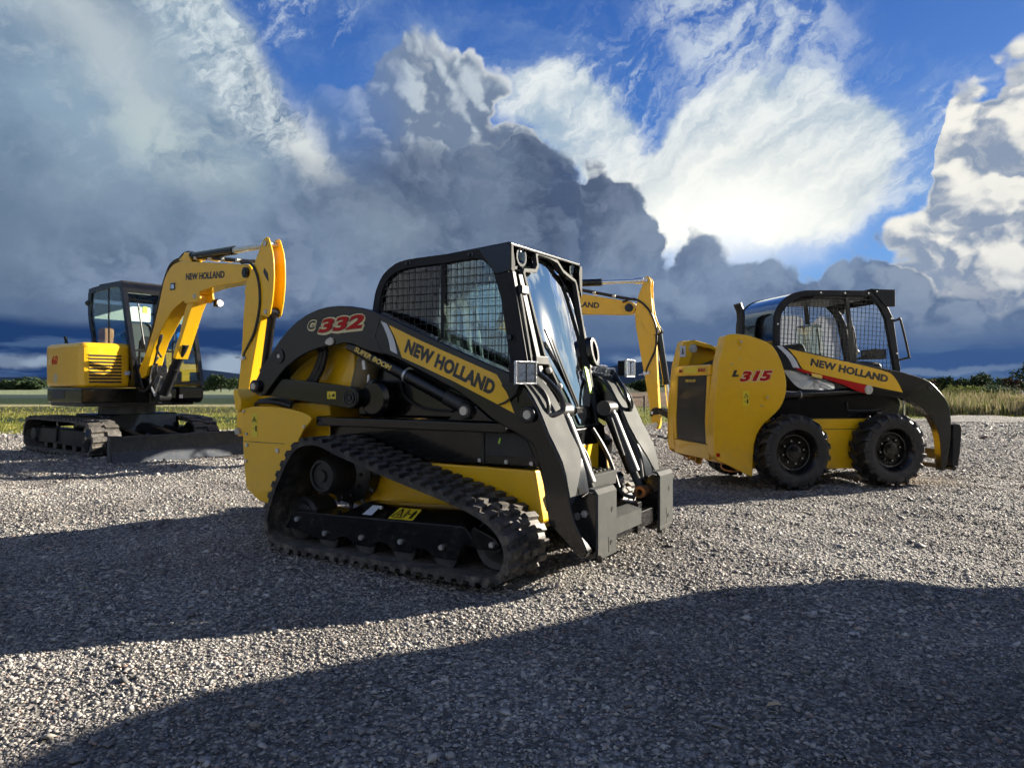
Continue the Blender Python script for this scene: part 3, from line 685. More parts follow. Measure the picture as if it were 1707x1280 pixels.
    MB().band(sm2([(-.22, 1.14), (-.19, 1.02), (-.10, .95), (.02, .915), (.22, .905)], 4), sm2([(-.20, 1.14), (-.175, 1.03), (-.09, .965), (.025, .93), (.22, .92)], 4), -.455, -.441).build('panel_trim', M['dark_grey'], root, bevel=.003)
    # ---- lift arms
    outer = [(-1.395, 1.055), (-1.365, 1.11), (-1.327, 1.163), (-1.268, 1.228), (-1.201, 1.303), (-1.115, 1.388), (-1.041, 1.450), (-.940, 1.513), (-.841, 1.556), (-.736, 1.584), (-.650, 1.596), (-.549, 1.597), (-.442, 1.589), (-.346, 1.573), (-.240, 1.547), (-.140, 1.510), (-.05, 1.473), (.18, 1.378), (.42, 1.283), (.645, 1.195), (.74, 1.160), (.80, 1.135), (.845, 1.105), (.888, 1.062), (.926, 1.012), (.960, .957), (.986, .907), (1.008, .858), (1.030, .810), (1.058, .762), (1.085, .714), (1.110, .665), (1.131, .600), (1.147, .520), (1.162, .446)]
    low = [(1.185, .36), (1.245, .245), (1.262, .205), (1.245, .172), (1.212, .168), (1.17, .205), (1.030, .330), (1.011, .447), (.985, .593), (.960, .691), (.935, .748), (.88, .785), (.80, .82), (.66, .885), (.56, .958), (.42, 1.040), (.217, 1.130), (.003, 1.222), (-.11, 1.262), (-.20, 1.275)]
    inner = [(-.30, 1.298), (-.361, 1.322), (-.434, 1.342), (-.499, 1.346), (-.557, 1.338), (-.633, 1.332), (-.718, 1.322), (-.823, 1.298), (-.931, 1.258), (-1.041, 1.198), (-1.115, 1.140), (-1.19, 1.075), (-1.264, 1.005), (-1.33, .998), (-1.385, 1.02)]
    for sgn in (-1, 1):
        y0, y1 = sorted((sgn * .675, sgn * .555))
        a = MB(); a.prism(outer + low + inner, y0, y1)
        y2, y3 = sorted((sgn * .555, sgn * .42))
        fr = [(.70, 1.13), (.80, 1.130), (.845, 1.100), (.888, 1.057), (.926, 1.007), (.960, .952), (.986, .902), (1.008, .853), (1.030, .805), (1.058, .757), (1.085, .709), (1.110, .660), (1.131, .595), (1.147, .515), (1.162, .441), (1.12, .40), (1.05, .62), (1.0, .74), (.92, .86), (.84, .98)]
        a.prism(fr, y2, y3)
        arm = a.build('lift_arm', K, root, bevel=.010)
        # grey front strip of the arm
        s = MB(); pts = [(.74, 1.158), (.80, 1.138)] + outer[22:]
        o2 = [(x + .004, z + .003) for x, z in pts]; i2 = [(x - .006, z - .004) for x, z in pts]
        ya, yb = sorted((sgn * .668, sgn * .425)); n_ = len(pts); vs = []
        for k, (pp, qq) in enumerate(zip(o2, i2)):
            f = min(1., max(0., (k - 6) / (n_ - 7.))); wi = .425 + .215 * max(0., (f - .55) / .45) ** 1.3
            ya, yb = (-.668, -wi) if sgn < 0 else (wi, .668)
            vs += [(pp[0], ya, pp[1]), (pp[0], yb, pp[1]), (qq[0], ya, qq[1]), (qq[0], yb, qq[1])]
        fs = []
        for k in range(n_ - 1):
            a0 = 4 * k; b0 = a0 + 4
            fs += [(a0, a0 + 1, b0 + 1, b0), (a0 + 2, b0 + 2, b0 + 3, a0 + 3), (a0, b0, b0 + 2, a0 + 2), (a0 + 1, a0 + 3, b0 + 3, b0 + 1)]
        s.add(vs, fs); s.build('front_strip', M['grey_paint'], arm)
        # guard hoop and hoses over the elbow
        hp = [(.80, .60, 1.155), (.86, .56, 1.165), (.93, .50, 1.10), (.99, .47, 1.02), (1.015, .475, .945), (1.0, .53, .915), (.975, .60, .905)]
        MB().tube([(x, sgn * y, z) for x, y, z in hp], .016).build('guard_hoop', M['black_paint'], arm)
        MB().tube([(.84, sgn * .61, 1.125), (.90, sgn * .60, 1.09), (.955, sgn * .58, 1.03), (.985, sgn * .59, .96), (.975, sgn * .60, .91)], .013).build('hose', M['hose'], arm)
        cp = MB()
        for k, (x, z) in enumerate(((.70, 1.205), (.76, 1.185), (.82, 1.165))):
            for yy in (.60, .55, .50): cp.cyl((x, sgn * yy, z - .02), (x + .025, sgn * yy, z + .03), .015, n=8)
        if sgn > 0: cp.build('hydraulic_coupler', M['wrapped_chrome'], arm)
        pn = MB(); s_ = sgn
        pin(pn, -1.347, sgn * .674, 1.068, .045, .035, s_); pin(pn, .913, sgn * .674, .916, .045, .03, s_); pin(pn, -1.115, sgn * .674, 1.278, .052, .012, s_)
        pn.build('pivot_pin', M['satin_black'], arm)
        cc = MB(); cc.lathe((-1.347, sgn * .70, 1.068), (0, s_, 0), [(0, .024), (.014, .022), (.014, 0)], 16).lathe((.913, sgn * .695, .916), (0, s_, 0), [(0, .026), (.012, .024), (.012, 0)], 16).lathe((-1.115, sgn * .674, 1.278), (0, s_, 0), [(0, .016), (.01, .014), (.01, 0)], 16)
        cc.build('pin_cap', M['cream_pin'], arm)
        lk = MB(); yl0, yl1 = sorted((sgn * .645, sgn * .575))
        arc = [(-.466 + .075 * math.cos(t), .995 + .072 * math.sin(t)) for t in [R(a_) for a_ in (80, 50, 20, -10, -40, -70, -95)]]
        lk.prism([(-1.36, 1.035), (-1.25, 1.10), (-1.115, 1.123)] + arc + [(-1.239, .998), (-1.33, 1.0)], yl0, yl1)
        link = lk.build('rear_link', K, root, bevel=.006)
        rg = MB()
        for r0, r1, hh in ((.060, .050, .006), (.038, .028, .010), (.018, 0., .014)):
            rg.lathe((-.466, sgn * .644, .995), (0, s_, 0), [(0, r0), (hh, r0), (hh, r1), (0, r1)], 28)
        rg.build('link_pin', M['satin_black'], link)
        # boom cylinder
        bc = MB(); bc.cyl((-.50, sgn * .60, 1.345), (.463, sgn * .60, .935), .047, n=24)
        bcyl = bc.build('boom_cylinder', K, root)
        MB().lathe((.463, sgn * .605, .927), (0, s_, 0), [(-.05, 0), (-.05, .052), (.045, .052), (.06, .042), (.06, 0)], 28).cyl((.30, sgn * .60, 1.004), (.46, sgn * .60, .936), .052).build('cylinder_end', M['satin_black'], bcyl)
        MB().lathe((.463, sgn * .664, .927), (0, s_, 0), [(0, .028), (.012, .025), (.012, 0)], 20).build('pin_cap', M['cream_pin'], bcyl)
        MB().cyl((-.022, sgn * .60, 1.1415), (-.008, sgn * .60, 1.1355), .0505, n=28).build('cylinder_clamp', M['zinc'], bcyl)
        if sgn < 0:
            pv = Vector((.463 + .50, 0, .935 - 1.345)).normalized(); N_ = Vector((0, -1, 0)); up_ = Vector((-pv.z, 0, pv.x))
            o_ = Vector((-.44, -.6475, 1.305)); st = MB()
            vs = [o_ - up_ * .006, o_ + pv * .36 - up_ * .006, o_ + pv * .36 + up_ * .034, o_ + up_ * .034]
            text('boom_lettering', 'SUPER BOOM', bcyl, M['decal_yellow'], o_ + pv * .012 - up_ * 0., pv, up_, .032, .34, bold=.035, shear=.25)
            # decals
            yd = -.6762
            pan = [(-.105, 1.452), (.133, 1.352), (.40, 1.250), (.645, 1.157), (.70, 1.136), (.765, 1.035), (.816, .921), (.62, 1.005), (.40, 1.098), (.18, 1.182), (.003, 1.247), (-.02, 1.30), (-.055, 1.375)]
            MB().prism(pan, yd - .001, -.675).build('yellow_panel', M['yellow_paint'], arm, smooth=False)
            MB().band(sm2([(-.170, 1.478), (-.115, 1.38), (-.09, 1.29)], 4), sm2([(-.125, 1.462), (-.065, 1.365), (-.035, 1.268)], 4), yd - .001, -.675).build('white_stripe', M['decal_white'], arm, smooth=False)
            MB().band([(-.180, 1.500), (-.226, 1.378), (-.160, 1.272)], [(-.174, 1.500), (-.220, 1.378), (-.154, 1.272)], yd - .0012, -.675).build('arm_seam', M['satin_black'], arm, smooth=False)
            text('brand_lettering', 'NEW HOLLAND', arm, M['decal_black'], (.022, yd - .0012, 1.286), (.63, 0, -.256), (.256, 0, .63), .075, .70, bold=.078, space=1.05)
            for lay, (dx, dz, mat_, off, dp) in enumerate(((.002, -.009, 'decal_cream', .16, .0004), (0., .0, 'decal_cream', .16, .0006), (0, 0, 'decal_black', .075, .0012), (0, .001, 'decal_red', .045, .002))):
                text('model_number', '332', arm, M[mat_], (-.722 + dx - off * .075, yd - .001 - .0006 * lay, 1.428 + dz), (1, 0, .045), (-.045, 0, 1), .080, .410 + off * .15, bold=off, shear=.28, depth=dp)
                if lay in (0, 3): text('model_letter', 'C', arm, M['decal_cream' if lay == 0 else 'decal_black'], (-.822 + (-.008 if lay == 0 else 0), yd - .001 - .0006 * lay, 1.453 + (-.003 if lay == 0 else 0)), (1, 0, .045), (-.045, 0, 1), .052, .094 if lay == 0 else .074, bold=.26 if lay == 0 else .06, shear=.28, depth=dp)
            ft = MB(); ft.prism([(-.655, 1.352), (-.645, 1.375), (-.61, 1.392), (-.585, 1.385), (-.575, 1.362), (-.59, 1.343), (-.62, 1.338)], -.689, -.675)
            ft.build('grease_fitting_plate', M['cream_pin'], arm, bevel=.003)
            tg = MB().box(-.675, -.595, -.6472, -.6455, .985, 1.035); tg.build('warning_label', M['label_yellow'], link, smooth=False)
            w = MB(); warn_triangle(w, -.668, .995, -.6485, .03); w.box(-.63, -.612, -.6485, -.6475, 1.0, 1.012).box(-.62, -.603, -.6485, -.6475, 1.0, 1.02); w.build('warning_mark', M['decal_black'], link, smooth=False)
        # track side: frame, wheels, belt
        F = sgn
        ysg = lambda a_, b_: sorted((F * a_, F * b_))
        fm = MB(); sc = []
        for cx in (.56, .455 - .15, .155 - .15, -.154 - .15, -.464 - .14): pass
        bot = [(.66, .235), (.60, .20), (.56, .125), (.53, .105)]
        for cx in (.30, .0, -.31): bot += [(cx + .09, .105), (cx + .05, .135), (cx, .145), (cx - .05, .135), (cx - .09, .105)]
        bot += [(-.52, .105), (-.60, .12), (-.70, .15), (-.76, .19)]
        fm.prism(bot + [(-.76, .262), (-.34, .272), (.60, .300), (.63, .285)], *ysg(.86, .60))
        fm.add([(-.34, F * .8605, .2725), (.60, F * .8605, .3005), (.60, F * .74, .365), (-.24, F * .74, .345), (-.34, F * .60, .2725), (.60, F * .60, .3005), (.60, F * .62, .365), (-.24, F * .62, .345)], [(0, 1, 2, 3), (4, 7, 6, 5), (3, 2, 6, 7), (0, 3, 7, 4), (1, 5, 6, 2), (0, 4, 5, 1)])
        fm.prism([(.58, .20), (.66, .305), (.80, .255), (.83, .22), (.80, .19), (.70, .185)], *ysg(.85, .80)).prism([(-.86, .14), (-.80, .23), (-.66, .24), (-.66, .14)], *ysg(.84, .70))
        tf = fm.build('track_frame', M['black_paint'], root, bevel=.005)
        bl = MB()
        for x, z in ((-.715, .215), (-.464, .150), (-.154, .158), (.155, .168), (.455, .172), (.786, .222)): bl.bolt((x, F * .861 if x < .7 else F * .851, z), (0, F, 0), .017, .018)
        bl.bolt((-.05, F * .80, .335), (.0, F, .5), .012, .012); bl.build('bolt', M['zinc'], tf)
        ro = MB()
        for x in (-.464, -.154, .155, .455): ro.lathe((x, F * .62, .125), (0, F, 0), [(-.06, 0), (-.06, .085), (.16, .085), (.16, .07), (.19, .07), (.19, .085), (.215, .085), (.215, .06), (.205, .03), (.205, 0)], 28)
        ro.build('roller', M['satin_black'], tf)
        wh = MB()
        for x, z, r_ in ((.765, .205, .155), (-.775, .195, .145)): wh.lathe((x, F * .60, z), (0, F, 0), [(-.02, 0), (-.02, r_), (.16, r_), (.18, r_ - .02), (.16, r_ - .05), (.17, .05), (.19, .04), (.19, 0)], 36)
        wh.build('idler_wheel', M['satin_black'], tf)
        dr = MB(); dr.lathe((-.52, F * .56, .50), (0, F, 0), [(-.04, 0), (-.04, .20), (.05, .20), (.08, .17), (.10, .125), (.26, .118), (.285, .10), (.285, .085), (.27, .08), (.27, .04), (.285, .035), (.285, 0)], 36)
        for k in range(12):
            t_ = R(30 * k); dr.cyl((-.52 + .155 * math.cos(t_), F * .60, .50 + .155 * math.sin(t_)), (-.52 + .155 * math.cos(t_), F * .665, .50 + .155 * math.sin(t_)), .012, n=6)
            dr.cyl((-.52 + .20 * math.cos(t_), F * .58, .50 + .20 * math.sin(t_)), (-.52 + .235 * math.cos(t_), F * .58, .50 + .235 * math.sin(t_)), .02, .012, n=6)
        dr.build('drive_sprocket', M['satin_black'], tf)
        if F < 0:
            MB().add([(-.17, -.8375, .2885), (-.095, -.8375, .2905), (-.085, -.765, .3370), (-.150, -.765, .3355)], [(0, 1, 2, 3)]).map(lambda x, y, z: (x, y - .004, z + .004)).build('white_label', M['label_white'], tf, smooth=False)
            Q = [(.045, -.850, .2845), (.235, -.850, .2905), (.235, -.765, .3420), (.065, -.765, .3370)]
            MB().add(Q, [(0, 1, 2, 3)]).map(lambda x, y, z: (x, y - .004, z + .006)).build('warning_label', M['label_yellow'], tf, smooth=False)
            w = MB(); sl_ = (.342 - .2905) / .085
            mp = lambda u, v: (.055 + .17 * u + .008 * v, -.850 + .085 * v - .007, .2875 + .0515 * v + .0095)
            def quad(pp): w.add([mp(*p_) for p_ in pp], [tuple(range(len(pp)))])
            for a_, b_ in (((.06, .12), (.46, .12)), ((.46, .12), (.26, .88)), ((.26, .88), (.06, .12))):
                A_ = Vector((*a_, 0)); B_ = Vector((*b_, 0)); n2 = Vector((-(B_ - A_).y, (B_ - A_).x, 0)).normalized() * .03
                quad([(A_ - n2).xy, (B_ - n2).xy, (B_ + n2).xy, (A_ + n2).xy])
            quad([(.23, .2), (.33, .3), (.30, .5), (.24, .4)]); quad([(.55, .15), (.61, .15), (.61, .85), (.55, .85)]); quad([(.64, .46), (.78, .46), (.78, .54), (.64, .54)]); quad([(.82, .15), (.92, .15), (.94, .7), (.87, .9), (.80, .7)]); quad([(.497, .05), (.51, .05), (.51, .95), (.497, .95)])
            w.build('warning_mark', M['decal_black'], tf, smooth=False)
        path = [(-.895, .062), (-.945, .12), (-.955, .20), (-.93, .29), (-.87, .42), (-.79, .555), (-.715, .655), (-.63, .712), (-.53, .732), (-.43, .722), (-.317, .685), (-.20, .652), (.02, .592), (.25, .536), (.45, .488), (.62, .445), (.74, .402), (.84, .352), (.905, .285), (.935, .205), (.922, .125), (.875, .066), (.80, .035), (.70, .031), (.3, .031), (-.2, .031), (-.6, .031), (-.80, .034)]
        rows = [(0., .27, 0., .62, .10), (.30, .48, .5, .60, .06), (.52, .70, .5, .60, -.06), (.73, 1., 0., .62, -.10)] if F < 0 else [(0., .27, 0., .62, .10), (.30, .48, .5, .60, .06), (.52, .70, .5, .60, -.06), (.73, 1., 0., .62, -.10)]
        track(root, path, *ysg(.93, .53), .080, .022, M['track_rubber'], rows)
    # ---- quick coupler, tilt cylinders, front
    k = MB()
    for sgn in (-1, 1):
        ya, yb = sorted((sgn * .584, sgn * .342))
        k.prismx([(ya, .19 if sgn < 0 else .155), (ya if sgn < 0 else ya, .47), (ya, .505), (yb, .505), (yb, .155 if sgn < 0 else .19), (yb if sgn < 0 else yb, .15)] if False else [(ya, .17), (ya, .495), (yb, .495), (yb, .17)], 1.268, 1.282)
        k.prism([(1.283, .493), (1.262, .520), (1.225, .525), (1.225, .515), (1.255, .508), (1.268, .490)], ya, yb)
        k.prismx([(ya + (.055 if sgn < 0 else 0), .145), (yb - (.055 if sgn > 0 else 0), .145), (yb - (.02 if sgn > 0 else 0), .172), (ya + (.02 if sgn < 0 else 0), .172)], 1.268, 1.282)
    k.box(1.262, 1.279, -.344, .035, .240, .333).prism([(1.262, .333), (1.279, .333), (1.20, .352), (1.18, .352)], -.344, .035)
    qc = k.build('quick_coupler_plate', M['grey_paint'], root, bevel=.004)
    hk = MB()
    for yy, zz in ((-.405, .395), (-.42, .215), (.505, .40), (.49, .225)): hk.lathe((1.2825, yy, zz), (1, 0, 0), [(0, .014), (.0015, .014), (.0015, 0)], 16)
    hk.box(1.2826, 1.2836, -.452, -.447, .165, .25).box(1.2826, 1.2836, .452, .457, .175, .28); hk.build('latch_slot', M['decal_black'], qc)
    d_ = MB()
    for sgn in (-1, 1):
        ya, yb = sorted((sgn * .575, sgn * .545)); yc, yd_ = sorted((sgn * .38, sgn * .355))
        prof = [(1.13, .17), (1.22, .14), (1.267, .16), (1.267, .495), (1.22, .50), (1.13, .44), (1.10, .30)]
        d_.prism(prof, ya, yb).prism(prof, yc, yd_)
    d_.box(1.10, 1.25, .045, .36, .20, .30).box(1.02, 1.24, .07, .14, .17, .36).cyl((1.20, -.57, .205), (1.20, .57, .205), .028)
    co = d_.build('coupler_body', K, root, bevel=.005)
    MB().bolt((1.20, -.60, .205), (0, -1, 0), .026, .02).bolt((1.20, -.576, .385), (0, -1, 0), .022, .012).build('coupler_pin', M['zinc'], co)
    MB().cyl((1.235, -.465, .105), (1.235, -.465, .17), .018, .02).cyl((1.235, .465, .105), (1.235, .465, .17), .018, .02).build('lock_pin', M['satin_black'], co)
    t_ = MB()
    for yy in (-.33, .33):
        rb = MB().cyl((.945, yy, .875), (1.105, yy, .51), .045, n=24).lathe((.925, yy, .925), (0, 1, 0), [(-.07, 0), (-.07, .05), (.07, .05), (.07, 0)], 24).cyl((.93, yy, .915), (.95, yy, .86), .04)
        tc_ = rb.build('tilt_cylinder', M['satin_black'], root)
        MB().cyl((1.105, yy, .51), (1.155, yy, .405), .026, n=16).build('rod', M['grey_paint'], tc_)
        MB().lathe((1.165, yy, .39), (0, 1, 0), [(-.045, .018), (-.045, .04), (.045, .04), (.045, .018)], 20, closed=True).build('rod_eye', M['bronze'] if yy > 0 else K, tc_)
        MB().cyl((.97, yy + (-.055), .86), (1.06, yy - .055, .62), .012, n=8).build('hose', M['hose'], tc_)
    st = MB(); st.box(.88, 1.06, -.19, .165, .455, .540)
    for i in range(6):
        for j in range(3): st.box(.90 + .05 * j, .925 + .05 * j, -.18 + .058 * i, -.15 + .058 * i, .540, .552)
    st.build('step_tread', M['grey_paint'], root, bevel=.004)
    MB().prism([(.86, .26), (.90, .30), (.87, .80), (.80, .85), (.70, .85), (.70, .26)], -.40, .40).build('front_bulkhead', K, root, bevel=.01)
    MB().box(.905, .915, -.10, .20, .44, .70).build('yellow_floor_plate', Y, root)
    MB().lathe((1.00, .26, .42), (1, .35, 0), [(-.03, 0), (-.03, .085), (.04, .095), (.06, .08), (.06, .0)], 32).build('hose_reel', K, root)
    MB().tube([(.93, -.20, .78), (1.0, -.16, .66), (1.02, -.14, .55), (1.0, -.1, .44)], .014).tube([(.92, .1, .80), (.99, .12, .68), (1.03, .16, .56), (1.08, .18, .40), (1.15, .24, .36)], .014).tube([(.94, .44, .90), (1.02, .42, .75), (1.10, .42, .60), (1.14, .38, .46)], .018).build('hydraulic_hose', M['hose'], root)
    # ---- cab
    o_ = [(-.47, 1.28), (-.458, 1.50), (-.439, 1.607), (-.414, 1.71), (-.357, 1.804), (-.269, 1.863), (-.152, 1.893), (.15, 1.899), (.45, 1.905), (.56, 1.905)]
    i_ = [(-.41, 1.28), (-.400, 1.50), (-.382, 1.604), (-.357, 1.700), (-.301, 1.777), (-.206, 1.824), (-.09, 1.837), (.18, 1.840), (.44, 1.842), (.545, 1.745)]
    o_ = sm2(o_, 3); i_ = sm2(i_, 3)
    cb = MB()
    for sgn in (-1, 1):
        y0, y1 = sorted((sgn * .462, sgn * .415)); cb.band(o_, i_, y0, y1)
        cb.prism([(.545, 1.745), (.637, 1.755), (.676, 1.538), (.732, 1.277), (.79, 1.02), (.80, .86), (.70, .86), (.695, 1.02), (.640, 1.279), (.585, 1.60)], y0, y1)
        cb.prism([(-.47, 1.29), (-.41, 1.29), (-.05, 1.27), (.28, 1.135), (.60, 1.00), (.74, .95), (.74, .86), (.40, .90), (0., 1.05), (-.2, 1.2), (-.47, 1.22)], y0, y1)
        y0, y1 = sorted((sgn * .458, sgn * .43)); cb.prism([(.13, 1.840), (.155, 1.840), (.155, 1.12), (.13, 1.13)], y0, y1)
        if sgn < 0: pass
    # roof skin and rear hoop
    rf = [(-.439, 1.607), (-.414, 1.708), (-.357, 1.802), (-.269, 1.861), (-.152, 1.890), (.60, 1.899)]
    rf = sm2(rf, 3); cb.band(rf, [(x + .01, z - .015) for x, z in rf], -.416, .416)
    frame = cb.build('cab_frame', M['dark_grey'], root, bevel=.008)
    cl = MB()
    for x, z in ((-.135, 1.875), (.36, 1.882)): cl.box(x - .012, x + .03, -.4665, -.462, z - .018, z + .006).bolt((x, -.466, z - .006), (0, -1, 0), .012, .010)
    cl.bolt((.66, -.462, 1.36), (0, -1, 0), .018, .022)
    cl.build('roof_clip', M['black_paint'], frame)
    v = MB(); v.prism([(.42, 1.907), (.637, 1.918), (.66, 1.90), (.655, 1.752), (.57, 1.740), (.545, 1.748)], -.468, -.452).prism([(.42, 1.907), (.637, 1.918), (.66, 1.90), (.655, 1.752), (.57, 1.740), (.545, 1.748)], .452, .468)
    v.prism([(.20, 1.903), (.637, 1.930), (.655, 1.925), (.655, 1.905), (.20, 1.885)], -.455, .455).prismx([(-.452, 1.906), (.452, 1.906), (.452, 1.83), (.20, 1.885), (.13, 1.925), (-.15, 1.925), (-.20, 1.80), (-.452, 1.76)], .56, .585)
    vis = v.build('roof_visor', K, root, bevel=.006)
    MB().prismx([(-.468, 1.76), (-.452, 1.745), (-.432, 1.75), (-.425, 1.80), (-.44, 1.86), (-.445, 1.905), (-.468, 1.905)], .656, .666).prismx([(.468, 1.70), (.456, 1.69), (.43, 1.76), (.42, 1.86), (.435, 1.905), (.468, 1.905)], .656, .666).build('visor_edge', M['grey_paint'], vis, bevel=.002)
    for yy, zz in ((-.30, 1.862), (.395, 1.872)):
        hl = MB().lathe((.59, yy, zz), (1, 0, 0), [(-.03, 0), (-.03, .045), (.035, .060), (.045, .060), (.045, .050)], 28).build('cab_lamp', K, vis)
        MB().lathe((.63, yy, zz), (1, 0, 0), [(-.02, 0), (-.012, .03), (.0, .050)], 28).build('reflector', M['lamp_reflector'], hl)
        MB().lathe((.634, yy, zz), (1, 0, 0), [(0.006, 0), (.004, .03), (0, .051)], 28).build('lens', M['lamp_glass'], hl)
    # side windows: glass, wire mesh, bars
    win = [(-.40, 1.30), (-.398, 1.50), (-.382, 1.604), (-.357, 1.700), (-.301, 1.777), (-.206, 1.824), (-.09, 1.837), (.44, 1.842), (.545, 1.745), (.585, 1.60), (.64, 1.279), (.695, 1.02), (.60, 1.02), (.28, 1.15), (-.05, 1.285)]
    for sgn in (-1, 1):
        ya, yb = sorted((sgn * .436, sgn * .432)); wn = MB().prism(win, ya, yb).build('side_window', M['cab_glass'], root, smooth=False)
        scn = mesh_screen(win, sgn * .455, .048, .0037, R(1.)); scn.build('wire_mesh', M['satin_black'], wn, smooth=False)
    MB().prismx([(-.41, 1.30), (.41, 1.30), (.41, 1.80), (-.41, 1.80)], -.385, -.381).build('rear_window', M['cab_glass'], root, smooth=False)
    # door and windscreen (leans back)
    fx = lambda z: .845 - (z - .80) * .185 if z < 1.2 else .771 - (z - 1.2) * .19
    fr_o = [(-.352, 1.755), (-.330, 1.785), (-.19, 1.800), (-.160, 1.83), (-.155, 1.90), (-.12, 1.925), (.03, 1.922), (.14, 1.905), (.20, 1.850), (.28, 1.825), (.365, 1.80), (.378, 1.76), (.372, 1.54), (.368, 1.35), (.355, 1.12), (.345, .82), (.33, .800), (.03, .795), (.0, .82), (-.08, .98), (-.19, 1.14), (-.26, 1.26), (-.30, 1.45), (-.345, 1.72)]
    cx_, cz_ = .05, 1.40
    def inset(p, d):
        n_ = len(p); out = []
        for i in range(n_):
            a_ = Vector(p[i - 1]); b_ = Vector(p[i]); c_ = Vector(p[(i + 1) % n_])
            e1 = (b_ - a_).normalized(); e2 = (c_ - b_).normalized(); nn = Vector((e1.y + e2.y, -(e1.x + e2.x)))
            nn.normalize(); out.append(tuple(b_ + nn * d))
        return out
    fr_i = inset(fr_o, .026)
    def place(pts, off=0.): return [(fx(z) + off, y, z) for y, z in pts]
    n_ = len(fr_o); vs = place(fr_o, .012) + place(fr_i, .012) + place(fr_o, -.02) + place(fr_i, -.02)
    fs = []
    for i in range(n_):
        j = (i + 1) % n_; fs += [(i, j, n_ + j, n_ + i), (2 * n_ + i, 3 * n_ + i, 3 * n_ + j, 2 * n_ + j), (i, 2 * n_ + i, 2 * n_ + j, j), (n_ + i, n_ + j, 3 * n_ + j, 3 * n_ + i)]
    door = MB().add(vs, fs).build('door_frame', M['grey_paint'], root, bevel=.003)
    gl = MB(); gl.add([(0, y, z) for x, y, z in place(fr_i, .0)], [tuple(range(n_))]); ws = gl.build('windscreen', M['windscreen'], root)
    bm = bmesh.new(); bm.from_mesh(ws.data)
    for k in range(-7, 8): bmesh.ops.bisect_plane(bm, geom=bm.verts[:] + bm.edges[:] + bm.faces[:], plane_co=(0, k * .05, 0), plane_no=(0, 1, 0))
    for k in range(12): bmesh.ops.bisect_plane(bm, geom=bm.verts[:] + bm.edges[:] + bm.faces[:], plane_co=(0, 0, .82 + k * .095), plane_no=(0, 0, 1))
    for v_ in bm.verts: v_.co.x = fx(1.3) - .200 * (v_.co.z - 1.3) - .055 * (v_.co.z - 1.36) + .014 - .27 * (v_.co.y - .0) ** 2 - .05 * (v_.co.z - 1.42) ** 2
    for f_ in bm.faces: f_.smooth = True
    bm.to_mesh(ws.data); bm.free()
    # hinge column left of the door
    hc = MB(); hc.bar((fx(1.74) - .01, -.385, 1.74), (fx(.98) - .01, -.30, .98), .05, .04, up=(1, 0, 0)).bar((fx(1.72) - .03, -.44, 1.75), (fx(.86) - .02, -.44, .86), .04, .05, up=(1, 0, 0))
    hcol = hc.build('hinge_post', M['dark_grey'], root, bevel=.006)
    MB().bar((fx(1.66) + .012, -.425, 1.66), (fx(1.10) + .012, -.425, 1.10), .022, .008, up=(1, 0, 0)).build('hinge_strip', M['grey_paint'], hcol, bevel=.002)
    MB().box(fx(1.64) - .01, fx(1.64) + .03, -.43, -.35, 1.62, 1.67).box(fx(1.22) - .01, fx(1.22) + .03, -.40, -.25, 1.20, 1.25).build('hinge', M['satin_black'], hcol, bevel=.004)
    MB().ball((fx(1.165) + .03, -.27, 1.165), .020).ball((fx(1.07) + .03, -.165, 1.07), .019).build('knob', M['cream_pin'], hcol)
    wp = MB(); wp.bar((fx(.93) + .03, .02, .93), (fx(1.42) + .03, -.235, 1.42), .010, .012, up=(1, 0, 0)).bar((fx(.93) + .03, .045, .93), (fx(1.36) + .035, -.17, 1.36), .016, .01, up=(1, 0, 0)).box(fx(.92) + .01, fx(.92) + .045, -.01, .08, .90, .935)
    wip = wp.build('wiper', M['black_paint'], ws, bevel=.002)
    MB().bar((fx(.95) + .040, .03, .95), (fx(1.40) + .040, -.205, 1.40), .012, .004, up=(1, 0, 0)).build('wiper_blade', M['grey_paint'], wip)
    hd = MB(); ov = [(.385 + .058 * math.cos(t), 1.305 + .10 * math.sin(t)) for t in [2 * math.pi * i / 20 for i in range(20)]]; oi = [(.385 + .028 * math.cos(t), 1.305 + .066 * math.sin(t)) for t in [2 * math.pi * i / 20 for i in range(20)]]
    vs = [(fx(z) + .055, y, z) for y, z in ov] + [(fx(z) + .055, y, z) for y, z in oi] + [(fx(z) + .01, y, z) for y, z in ov] + [(fx(z) + .01, y, z) for y, z in oi]; fs = []
    for i in range(20):
        j = (i + 1) % 20; fs += [(i, j, 20 + j, 20 + i), (40 + i, 60 + i, 60 + j, 40 + j), (i, 40 + i, 40 + j, j), (20 + i, 20 + j, 60 + j, 60 + i)]
    MB().add(vs, fs).build('door_handle', K, door, bevel=.005)
    MB().box(fx(1.08) + .006, fx(1.08) + .009, .285, .33, 1.02, 1.20).map(lambda x, y, z: (x - (z - 1.08) * .19, y - (z - 1.1) * .10, z)).build('green_label', M['label_green'], ws, smooth=False)
    for sgn in (-1, 1):
        L_ = headlamp(root, (.915, -.715, 1.145) if sgn < 0 else (.93, .70, 1.195), .142, .118, R(-18) if sgn < 0 else R(0))
        br = MB().bar((.88, sgn * .70, 1.09), (.82, sgn * .66, 1.03), .03, .02).prism([(.73, 1.08), (.84, 1.07), (.84, .98), (.80, 1.0)], *sorted((sgn * .676, sgn * .684)))
        br.build('lamp_bracket', K, L_, bevel=.003)
        MB().tube([(.86, sgn * .70, 1.085), (.83, sgn * .705, 1.03), (.77, sgn * .69, .985), (.70, sgn * .67, .965)], .006).build('lamp_cable', M['hose'], L_)
    # interior
    loader_seat(root, .05, 1.02)
    MB().box(.16, .60, .395, .40, 1.25, 1.66).box(.10, .16, .395, .40, 1.20, 1.76).build('film_sheet', M['paper'], root, smooth=False)
